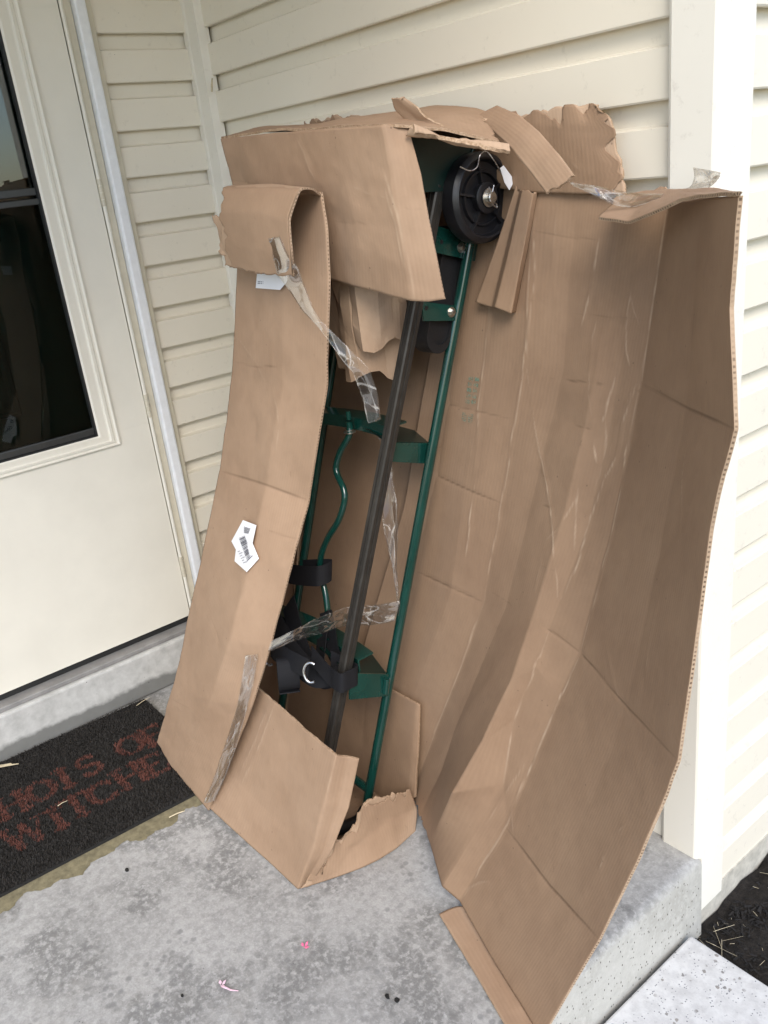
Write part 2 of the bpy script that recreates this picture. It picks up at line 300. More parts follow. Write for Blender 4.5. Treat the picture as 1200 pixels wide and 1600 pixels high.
def sheet(name, grid, parent, mat='card_out', rim='card_edge', back=None, step=.006, thick=.0048, hint=(0, 1, 0), wave=.0018, torn={}, sig=.007, lines=(), swap=False, seed=0, smooth=True, facet=0., tseed=0):
    rng = np.random.default_rng(100+seed)
    g = gsmooth(resample(grid, step), sig/step); R, Cn = g.shape[:2]
    # torn rims: boundary pushed inwards raggedly, in the sheet's own plane
    trng = np.random.default_rng(300+seed*3+tseed)
    for e, amp in torn.items():
        lo_, hi_ = 0., 1.
        if isinstance(amp, tuple): amp, lo_, hi_ = amp
        a = {'t': g, 'b': g[::-1], 'l': np.swapaxes(g, 0, 1), 'r': np.swapaxes(g, 0, 1)[::-1]}[e]
        n = a.shape[1]; L = np.linalg.norm(np.diff(a[0], axis=0), axis=-1).sum()
        nz = sum(vnoise((2, n), (1, L/s_), trng)[0]*w_ for s_, w_ in ((.09, .28), (.030, .28), (.013, .30), (max(.0045, step*2.2), .24))); nz = np.maximum(nz+.35, -.05)
        tt = np.linspace(0, 1, n); nz = nz*np.clip((tt-lo_)/.03+.5, 0, 1)*np.clip((hi_-tt)/.03+.5, 0, 1)
        dep = max(3, int(2.2*amp/step)); dep = min(dep, a.shape[0]-1); dirv = a[dep]-a[0]; dirv /= np.maximum(np.linalg.norm(dirv, axis=-1, keepdims=True), 1e-9)
        for i in range(dep): a[i] += dirv*(nz*amp*(1-i/dep))[:, None]
    n = gnormals(g); sgn = 1. if (n*np.array(hint)).sum(-1).mean() > 0 else -1.; n = n*sgn
    ext = (np.linalg.norm(np.diff(g[:, Cn//2], axis=0), axis=-1).sum(), np.linalg.norm(np.diff(g[R//2], axis=0), axis=-1).sum())
    dz = sum(vnoise((R, Cn), (ext[0]/s_, ext[1]/s_), rng)*w_ for s_, w_ in ((.16, wave), (.05, wave*.3), (.018, wave*.09)))
    if facet: dz = dz+gsmooth(facets((R, Cn), ext, rng)[..., None], .004/step)[..., 0]*facet
    wear_shading = np.zeros((R, Cn)); P = g.reshape(-1, 3)
    for wgt, pl in lines:
        d = np.full(len(P), 1e9); tt = np.zeros(len(P)); pl = np.array(pl, float); m = max(4, int(np.linalg.norm(np.diff(pl, axis=0), axis=-1).sum()/.03))
        q_ = np.linspace(0, len(pl)-1, m); pl = np.stack([np.interp(q_, np.arange(len(pl)), pl[:, c_]) for c_ in range(3)], -1)
        if wgt > 0: pl[1:-1] += rng.normal(0, .0016, pl[1:-1].shape)
        for ii, (a, b) in enumerate(zip(pl[:-1], pl[1:])):
            ab = b-a; t = np.clip(((P-a)@ab)/max(ab@ab, 1e-12), 0, 1); q = P-(a+t[:, None]*ab); dd = np.linalg.norm(q, axis=-1); tt = np.where(dd < d, (ii+t)/(m-1), tt); d = np.minimum(d, dd)
        d = d.reshape(R, Cn); tt = tt.reshape(R, Cn); s_ = max(step*.5, .0013)
        taper = np.clip(np.minimum(tt, 1-tt)/.22, 0, 1)
        prof = np.exp(-(d/s_)**2)*(.35+.65*taper)
        wear_shading = np.where(np.abs(prof*wgt) > np.abs(wear_shading), prof*wgt, wear_shading)
        dz = dz+(-1 if wgt > 0 else 1)*abs(wgt)*.0013*np.exp(-(d/(s_*2.6))**2)*taper
    f = g+n*dz[..., None]; n = gnormals(f)*sgn; b = f+n*thick
    V = np.concatenate([f.reshape(-1, 3), b.reshape(-1, 3)]); N = R*Cn
    idx = np.arange(N).reshape(R, Cn); q = np.stack([idx[:-1, :-1], idx[:-1, 1:], idx[1:, 1:], idx[1:, :-1]], -1).reshape(-1, 4)
    if sgn > 0: q = q[:, ::-1]
    bq = q[:, ::-1]+N
    loop = np.concatenate([idx[0, :], idx[1:, -1], idx[-1, -2::-1], idx[-2:0:-1, 0]]); nx = np.roll(loop, -1)
    rq = np.stack([loop, nx, nx+N, loop+N], -1)
    if sgn < 0: rq = rq[:, ::-1]
    faces = np.concatenate([q, bq, rq])
    me = bpy.data.meshes.new(name); me.vertices.add(2*N); me.vertices.foreach_set('co', V.ravel())
    nf = len(faces); me.loops.add(nf*4); me.loops.foreach_set('vertex_index', faces.ravel().astype(np.int32))
    me.polygons.add(nf); me.polygons.foreach_set('loop_start', np.arange(nf, dtype=np.int32)*4); me.polygons.foreach_set('loop_total', np.full(nf, 4, np.int32))
    mats = [mat, rim, back or mat]
    for m_ in mats: me.materials.append(M[m_])
    mi = np.concatenate([np.zeros(len(q)), np.full(len(bq), 2), np.ones(len(rq))]).astype(np.int32); me.polygons.foreach_set('material_index', mi)
    me.polygons.foreach_set('use_smooth', np.concatenate([np.full(len(q)+len(bq), 1 if smooth else 0), np.zeros(len(rq))]).astype(bool))
    at = me.attributes.new('wear_shading', 'FLOAT', 'POINT'); at.data.foreach_set('value', np.concatenate([wear_shading.ravel(), np.zeros(N)]).astype(np.float32))
    uu, vv = np.meshgrid(np.linspace(0, ext[1], Cn), np.linspace(0, ext[0], R)); uv = np.stack([uu, vv], -1).reshape(-1, 2)
    if swap: uv = uv[:, ::-1]
    uvv = np.concatenate([uv, uv]); uvl = uvv[faces.ravel()].copy()
    s_ = np.concatenate([[0], np.cumsum(np.linalg.norm(np.diff(np.concatenate([V[loop], V[loop[:1]]]), axis=0), axis=-1))])
    r4 = np.stack([np.stack([s_[:-1], np.zeros(len(loop))], -1), np.stack([s_[1:], np.zeros(len(loop))], -1), np.stack([s_[1:], np.ones(len(loop))], -1), np.stack([s_[:-1], np.ones(len(loop))], -1)], 1)
    if sgn < 0: r4 = r4[:, ::-1]
    uvl[-len(loop)*4:] = r4.reshape(-1, 2)
    ul = me.uv_layers.new(name='UVMap'); ul.data.foreach_set('uv', uvl.astype(np.float32).ravel())
    me.update(calc_edges=True); me.validate(); o = bpy.data.objects.new(name, me); link(o, parent)
    if parent is not None and parent.type == 'EMPTY': o.matrix_parent_inverse = Matrix.Translation(-Vector(parent.location))
    return o

# ================================================================== setting
# ground (lawn beyond the bed, down to the horizon)
g_ = MB().add([(-150, -150, -.32), (150, -150, -.32), (150, 150, -.32), (-150, 150, -.32)], [(0, 1, 2, 3)]).build('ground', 'lawn'); tag(g_, 'lawn stretching away round the house', 'ground', kind='structure')
# porch slab with a rounded nosing
prof = [(1.655, 0)] + [(1.655+.022*math.sin(a), -.022+.022*math.cos(a)) for a in (math.radians(t) for t in range(15, 91, 15))] + [(1.682, -.30), (-.30, -.30), (-.30, 0)]
o = MB().prism([(x, -3.2, z) for x, z in prof], (0, 3.198, 0)).build('porch_floor', 'porch_concrete', auto=.6); tag(o, 'mottled grey concrete porch slab with worn rounded edge', 'porch floor', kind='structure')
o = MB().box((1.692, -3.2, -.42), (2.65, -.064, -.168), .006).build('walkway', 'walk_concrete'); tag(o, 'pale concrete walkway with speckled aggregate below the porch', 'walkway', kind='structure')
# mulch bed: uneven sheet
gx = np.linspace(1.667, 3.2, 90); gy = np.linspace(-.062, 4.0, 160); XX, YY = np.meshgrid(gx, gy); hz = -.225+vnoise(XX.shape, (50, 28), RNG)*.010+vnoise(XX.shape, (110, 70), RNG)*.006
hz -= .02*np.exp(-((YY+.06)/.03)**2)
idx = np.arange(XX.size).reshape(XX.shape); q = np.stack([idx[:-1, :-1], idx[:-1, 1:], idx[1:, 1:], idx[1:, :-1]], -1).reshape(-1, 4)
o = mesh_obj('mulch_bed', np.stack([XX, YY, hz], -1).reshape(-1, 3), q.tolist(), 'mulch_soil', smooth=True); tag(o, 'black mulch bed beside the walkway', 'mulch bed', kind='structure')
def bits(name, n, xr, yr, z, lr, wr, mat, label, cat, seed, tilt=.5):
    r = random.Random(seed); mb = MB()
    for _ in range(n):
        c = Vector((r.uniform(*xr), r.uniform(*yr), z+r.uniform(0, .012))); L = r.uniform(*lr); W = L*r.uniform(*wr); a = r.uniform(0, 6.3)
        d = Vector((math.cos(a), math.sin(a), r.uniform(-tilt, tilt))).normalized(); s_ = d.cross(Vector((r.uniform(-.4, .4), r.uniform(-.4, .4), 1))).normalized(); h = d.cross(s_)*W*.35
        mb.add([c-d*L*.5-s_*W*.3, c-d*L*.5+s_*W*.4, c+d*L*.5+s_*W*.3, c+d*L*.5-s_*W*.5, c-d*L*.42+h, c+d*L*.4+h], [(3, 2, 1, 0), (0, 1, 4), (1, 2, 5, 4), (2, 3, 5), (3, 0, 4, 5)])
    o = mb.build(name, mat); tag(o, label, cat, kind='stuff'); return o
bits('mulch_chips', 9000, (1.69, 2.3), (-.055, 1.0), -.226, (.006, .022), (.14, .45), 'mulch_chip', 'shredded black bark mulch lying on the bed', 'mulch', 3)
bits('straw_litter', 60, (1.69, 2.1), (-.06, .35), -.206, (.006, .020), (.04, .09), 'straw', 'pale straw bits scattered over the black mulch', 'straw', 5, .25)
bits('straw_litter', 6, (1.70, 1.76), (-.05, .03), -.205, (.04, .08), (.010, .016), 'straw', 'dry grass stalks in the corner between walkway and mulch', 'straw', 6, .25)
# door step
o = MB().box((-.13, -3.2, .001), (.055, -.004, .150), .007).build('door_step', 'step_concrete'); tag(o, 'low concrete step under the white storm door', 'step', kind='structure')

# ================================================================== house
house = empty('house', (0, 0, 0)); tag(house, 'cream vinyl-sided house corner with storm door and corner trim', 'house')
E0 = .122; Z0 = 1.676
def course(wall, orient, a0, a1, zb, ztop=E0, seed=0):
    """one lap of dutch-lap vinyl; orient gives the outward direction and the run direction"""
    prof = [(-.036, .004), (-.002, .0), (.0, .003), (-.0014, .655*E0), (-.0040, .665*E0), (-.0185, .685*E0), (-.0215, .71*E0), (-.0225, E0+.006), (-.036, E0+.006)]
    jig = random.Random(seed).uniform(-.0008, .0008); v = []
    for t in (a0, a1):
        for o_, z in prof:
            o_ += jig; z += zb
            v.append({'B': (t, -o_, z), 'A': (o_, t, z), 'C': (1.66+o_, t, z)}[orient])
    n = len(prof); f = [tuple(range(n)), tuple(range(2*n-1, n-1, -1))]+[(i, n+i, n+(i+1) % n, (i+1) % n) for i in range(n)]
    return MB().add(v, f).build('siding_panel', 'vinyl', wall)
wallB = MB().box((-.2, .030, -.3), (1.630, .2, 2.62)).build('wall', 'vinyl', house); wallB['label'] = 'back wall of cream lap siding behind the box'
wallA = MB().box((-.2, -.285, -.3), (-.030, .028, 2.62)).box((-.2, -6.0, -.3), (-.018, -1.34, 2.62)).box((-.2, -1.338, 2.13), (-.018, -.287, 2.62)).box((-.2, -1.338, -.3), (-.018, -.287, .0)).build('wall', 'vinyl', house); wallA['label'] = 'tan lap siding wall beside the storm door'
wallC = MB().box((1.45, .202, -.145), (1.630, 7.0, 2.62)).build('wall', 'vinyl', house); wallC['label'] = 'bright end wall of lap siding round the corner'
zs = [Z0-E0*i for i in range(-8, 13)]
for i, z in enumerate(zs):
    course(wallB, 'B', .05, 1.60, z, seed=i); course(wallA, 'A', -.2865, -.008, z, seed=40+i)
for i, z in enumerate([Z0-E0*i for i in range(-8, 16)]): course(wallC, 'C', .07, 7.0, z, seed=80+i)
MB().box((.045, -.004, .0), (1.60, .017, Z0-12*E0+.004)).build('base_trim', 'vinyl_trim', house)
MB().box((-.017, -.28, .15), (.003, -.008, Z0-12*E0+.004)).build('base_trim', 'vinyl_trim', house)
# inside corner post
o = MB().prism([(-.012, .012, 0), (-.012, -.020, 0), (.012, -.020, 0), (.016, -.018, 0), (.066, -.018, 0), (.070, -.024, 0), (.079, -.024, 0), (.079, .012, 0)], (0, 0, 2.62)).build('inside_corner_post', 'vinyl_trim', house)
for p_ in (): pass
# outside corner post
o = MB().prism([(1.582, .015, 0), (1.582, -.013, 0), (1.588, -.016, 0), (1.664, -.016, 0), (1.669, -.014, 0), (1.672, -.009, 0), (1.676, -.004, 0), (1.676, .082, 0), (1.670, .088, 0), (1.648, .088, 0), (1.648, .015, 0)], (0, 0, 2.62)).build('corner_post', 'vinyl_trim', house)
MB().box((1.648, .0, -.16), (1.675, .088, -.0005)).build('corner_post', 'vinyl_trim', house)
MB().box((1.30, .004, -.5), (1.664, 7.0, -.150)).build('foundation', 'foundation', house)
# unseen upper storey and roof added for shade; porch ceiling sized and tinted for the light
MB().box((-6, -6, 2.64), (-.02, 7, 4.6)).box((-.018, .02, 2.64), (1.64, 7, 4.6)).build('unseen_upper_storey', 'vinyl', house)
MB().add([(-6.3, -6.3, 4.62), (.25, -6.3, 4.62), (.25, -.25, 4.62), (1.95, -.25, 4.62), (1.95, 7.3, 4.62), (-6.3, 7.3, 4.62), (-3.0, -6.3, 6.2), (-3.0, 3.5, 6.2)], [(5, 4, 3, 2, 1, 0), (0, 1, 6), (1, 2, 7, 6), (2, 3, 7), (3, 4, 7), (4, 5, 7), (5, 0, 6, 7)]).build('roof', 'roof_shingle', house)
MB().box((-.018, -2.20, 2.62), (1.86, .0, 2.70)).build('porch_ceiling', 'ceiling_tan', house)
# door frame, trim
MB().box((-.03, -.304, .15), (.010, -.2875, 2.14), .003).build('door_trim', 'frame_cream', house)
MB().box((-.03, -.3385, .15), (.024, -.306, 2.14), .006).build('door_trim', 'white_trim', house)
MB().box((-.03, -.369, .15), (.002, -.340, 2.14), .002).build('door_frame', 'frame_cream', house)
MB().box((-.03, -1.30, 2.09), (.010, -.363, 2.14), .003).build('door_frame', 'frame_cream', house)
MB().box((-.03, -1.33, .15), (.010, -1.302, 2.14), .003).build('door_frame', 'frame_cream', house)
MB().box((-.125, -1.30, .1505), (.040, -.345, .166), .003).build('threshold', 'sill_metal', house)
# storm door
sdm = MB(); y0, y1 = -1.295, -.374; gy0, gy1 = -1.13, -.536; gz0, gz1 = .858, 1.98
sdm.box((-.034, gy1, gz0), (-.001, y1, gz1)).box((-.034, y0, gz0), (-.001, gy0, gz1)).box((-.034, y0, .186), (-.001, y1, gz0-.0002)).box((-.034, y0, gz1+.0002), (-.001, y1, 2.085))
sdoor = sdm.build('storm_door', 'door_paint', house); sdoor['label'] = 'cream storm door with dark glass'
def ring(a, b, prof):
    """rectangular frame ring in the x=0 plane; prof = (inset, outward)"""
    (ya, za), (yb, zb) = a, b; V = []; F = []; n = len(prof)
    for (i_, o_) in prof: V += [(o_, ya+i_, za+i_*.68), (o_, yb-i_, za+i_*.68), (o_, yb-i_, zb-i_*.68), (o_, ya+i_, zb-i_*.68)]
    for i in range(n-1):
        for j in range(4): F.append((i*4+j, i*4+(j+1) % 4, (i+1)*4+(j+1) % 4, (i+1)*4+j))
    return MB().add(V, F)
ring((gy0-.062, gz0-.042), (gy1+.062, gz1+.042), [(0, -.002), (.001, .006), (.006, .008), (.011, .004), (.016, .0035), (.019, .007), (.027, .0075), (.030, .003), (.034, .0025), (.056, .004), (.062, .001), (.062, -.02)]).build('moulding', 'door_paint', sdoor)
ring((gy0, gz0), (gy1, gz1), [(0, -.02), (0, .0005), (.006, .0), (.007, -.012)]).build('gasket', 'gasket', sdoor)
MB().box((-.0145, gy0, gz0), (-.0115, gy1, 1.53)).build('glass_pane', 'lower_glass', sdoor)
MB().box((-.0245, gy0, 1.53), (-.0215, gy1, gz1)).build('glass_pane', 'pane_glass', sdoor)
MB().box((-.022, gy0, 1.512), (-.004, gy1-.004, 1.528), .002).box((-.026, gy0, 1.536), (-.010, gy1-.004, 1.556), .002).build('sash_rail', 'sash_metal', sdoor)
MB().box((-.022, gy0, gz0+.004), (-.006, gy1-.004, gz0+.026), .003).build('sash_rail', 'sash_metal', sdoor)
MB().tube([(.003, -.367, .19), (.003, -.367, 2.08)], .0055, 12).build('hinge_rail', 'door_paint', sdoor, auto=.8)
for zc in (1.524, .910, .365):
    mb = MB()
    for j in range(4): mb.tube([(.0035, -.367, zc-.036+j*.0182), (.0035, -.367, zc-.036+j*.0182+.0166)], .0072, 12)
    mb.build('hinge', 'frame_cream', sdoor, auto=.8)
MB().box((-.02, y0, .167), (-.004, y1, .1855)).build('sweep', 'gasket', sdoor)
# entry door seen through the glass
ed = MB().box((-.15, -1.34, .15), (-.115, -.287, 2.13)).build('entry_door', 'green_door', house)
for (ya, yb, za, zb) in ((-.95, -.70, .95, 1.36), (-1.27, -1.02, .95, 1.36), (-.95, -.70, .3, .82), (-.95, -.70, 1.5, 2.0)):
    b_ = ring((ya, za), (yb, zb), [(0, -.114), (.006, -.106), (.018, -.104), (.026, -.112), (.05, -.106)]); b_.add([(-.106, ya+.05, za+.034), (-.106, yb-.05, za+.034), (-.106, yb-.05, zb-.034), (-.106, ya+.05, zb-.034)], [(0, 1, 2, 3)]); b_.build('door_panel', 'green_door', ed)

# ================================================================== doormat
matroot = empty('doormat', (.335, -1.0, 0)); tag(matroot, 'black coir doormat with worn red lettering before the door step', 'doormat')
mx0, mx1, my0, my1 = .062, .612, -1.52, -.615
skew = lambda x, y: (x+.035*(y+1.0), y)
mb = MB(); c4 = [skew(mx0, my0), skew(mx1, my0), skew(mx1, my1), skew(mx0, my1)]; mb.prism([(x, y, .001) for x, y in c4], (0, 0, .010)); mb.build('backing', 'mat_rubber', matroot)
def seg_in(px, py, segs):
    for (x0, y0, x1, y1, w_) in segs:
        dx, dy = x1-x0, y1-y0; L2 = dx*dx+dy*dy; t = max(0, min(1, ((px-x0)*dx+(py-y0)*dy)/max(L2, 1e-9)))
        if (px-x0-t*dx)**2+(py-y0-t*dy)**2 < (w_*.5)**2: return True
    return False
def arc(cx, cy, rx, ry, a0, a1, w0, w1=None, n=14):
    out = []; w1 = w1 or w0
    for i in range(n):
        a, b = math.radians(a0+(a1-a0)*i/n), math.radians(a0+(a1-a0)*(i+1)/n); ww = w0+(w1-w0)*abs(math.cos((a+b)/2))
        out.append((cx+rx*math.cos(a), cy+ry*math.sin(a), cx+rx*math.cos(b), cy+ry*math.sin(b), ww))
    return out
tk, tn = .26, .11
GLY = {   # strokes in a unit cell: x right, y up, serif letters
 'H': [(-.32, -.5, -.32, .5, tk), (.32, -.5, .32, .5, tk), (-.3, 0, .3, 0, tn), (-.5, .5, -.14, .5, tn), (.14, .5, .5, .5, tn), (-.5, -.5, -.14, -.5, tn), (.14, -.5, .5, -.5, tn)],
 'O': arc(0, 0, .40, .46, 0, 360, tn, tk, 20),
 'I': [(0, -.5, 0, .5, tk), (-.2, .5, .2, .5, tn), (-.2, -.5, .2, -.5, tn)],
 'S': arc(0, .24, .28, .26, 30, 270, .17, .2) + arc(0, -.26, .30, .26, 90, -150, .17, .2),
 'F': [(-.22, -.5, -.22, .5, tk), (-.2, .5, .36, .5, .14), (-.2, .02, .2, .02, tn), (.36, .5, .36, .3, tn), (-.4, -.5, -.02, -.5, tn), (-.4, .5, -.2, .5, tn)],
 'W': [(-.55, .5, -.28, -.5, .24), (-.28, -.5, 0, .4, tn), (0, .45, .26, -.5, .24), (.26, -.5, .55, .5, tn), (-.7, .5, -.4, .5, tn), (.4, .5, .7, .5, tn)],
 'T': [(0, -.5, 0, .5, tk), (-.42, .5, .42, .5, .14), (-.42, .5, -.42, .3, tn), (.42, .5, .42, .3, tn), (-.2, -.5, .2, -.5, tn)],
 'C': arc(0, 0, .42, .46, 45, 315, tn, tk, 16) + [(.32, .42, .34, .2, tn)],
 'E': [(-.24, -.5, -.24, .5, tk), (-.2, .5, .34, .5, .14), (-.2, 0, .2, 0, tn), (-.2, -.5, .36, -.5, .14), (.34, .5, .34, .3, tn), (.36, -.5, .36, -.28, tn), (-.42, .5, -.24, .5, tn), (-.42, -.5, -.24, -.5, tn)]}
LET = [('H', .290, -1.103), ('O', .290, -1.022), ('I', .287, -.955), ('S', .283, -.882), ('O', .284, -.756), ('F', .290, -.686), ('W', .436, -1.112), ('I', .440, -1.03), ('T', .432, -.972), ('C', .430, -.898), ('H', .420, -.815), ('E', .425, -.745), ('S', .425, -.67)]
FAB = random.Random(21)
sets = {'coir_black': ([], []), 'coir_red': ([], []), 'coir_worn': ([], [])}
for _ in range(52000):
    x = FAB.uniform(mx0+.002, mx1-.002); y = FAB.uniform(my0+.25, my1-.002); X, Yv = skew(x, y); key = 'coir_black'
    for ch, lx, ly in LET:
        if abs(X-lx) < .06 and abs(Yv-ly) < .07:
            if seg_in((Yv-ly)/.084, -(X-lx)/.096, GLY[ch]):
                wz = math.sin(X*61+1.3)*math.sin(Yv*47+.4)+.5*math.sin(X*23+Yv*31)+.25*math.sin(Yv*140)
                p_ = .95-.40*max(0, wz); key = 'coir_red' if FAB.random() < p_ else ('coir_worn' if FAB.random() < .6 else 'coir_black'); break
    a = FAB.uniform(0, 6.28); h = FAB.uniform(.003, .0075); lx_, ly_ = math.cos(a)*FAB.uniform(.001, .006), math.sin(a)*FAB.uniform(.001, .006); w_ = FAB.uniform(.0010, .0019); b_ = a+1.57
    v, f = sets[key]; n = len(v); zb = .0105
    v += [(X-math.cos(b_)*w_, Yv-math.sin(b_)*w_, zb), (X+math.cos(b_)*w_, Yv+math.sin(b_)*w_, zb), (X+lx_+math.cos(b_)*w_*.5, Yv+ly_+math.sin(b_)*w_*.5, zb+h), (X+lx_-math.cos(b_)*w_*.5, Yv+ly_-math.sin(b_)*w_*.5, zb+h)]; f.append((n, n+1, n+2, n+3))
for key, nm in (('coir_black', 'pile'), ('coir_red', 'lettering'), ('coir_worn', 'lettering')):
    o = mesh_obj(nm, sets[key][0], sets[key][1], key, matroot); o['kind'] = 'stuff'
# line of damp sand along the mat
r_ = random.Random(4); top = []; bot = []
for i in range(121):
    y = -1.55+i*.0079; x = .612+.035*(y+1.0); wv = .045+.012*math.sin(i*.23)+.008*math.sin(i*.61+1)+r_.uniform(-.003, .003)
    top.append((x-.008, y, .0035)); bot.append((x+wv, y+r_.uniform(-.003, .003), .0012))
mb = MB(); mb.add(top+bot+[(a[0], a[1], .0006) for a in bot], [(i, i+1, 122+i, 121+i) for i in range(120)]+[(121+i, 122+i, 243+i, 242+i) for i in range(120)])
o = mb.build('sand_line', 'sand_dirt'); tag(o, 'olive strip of damp sand along the doormat edge', 'sand', kind='stuff')

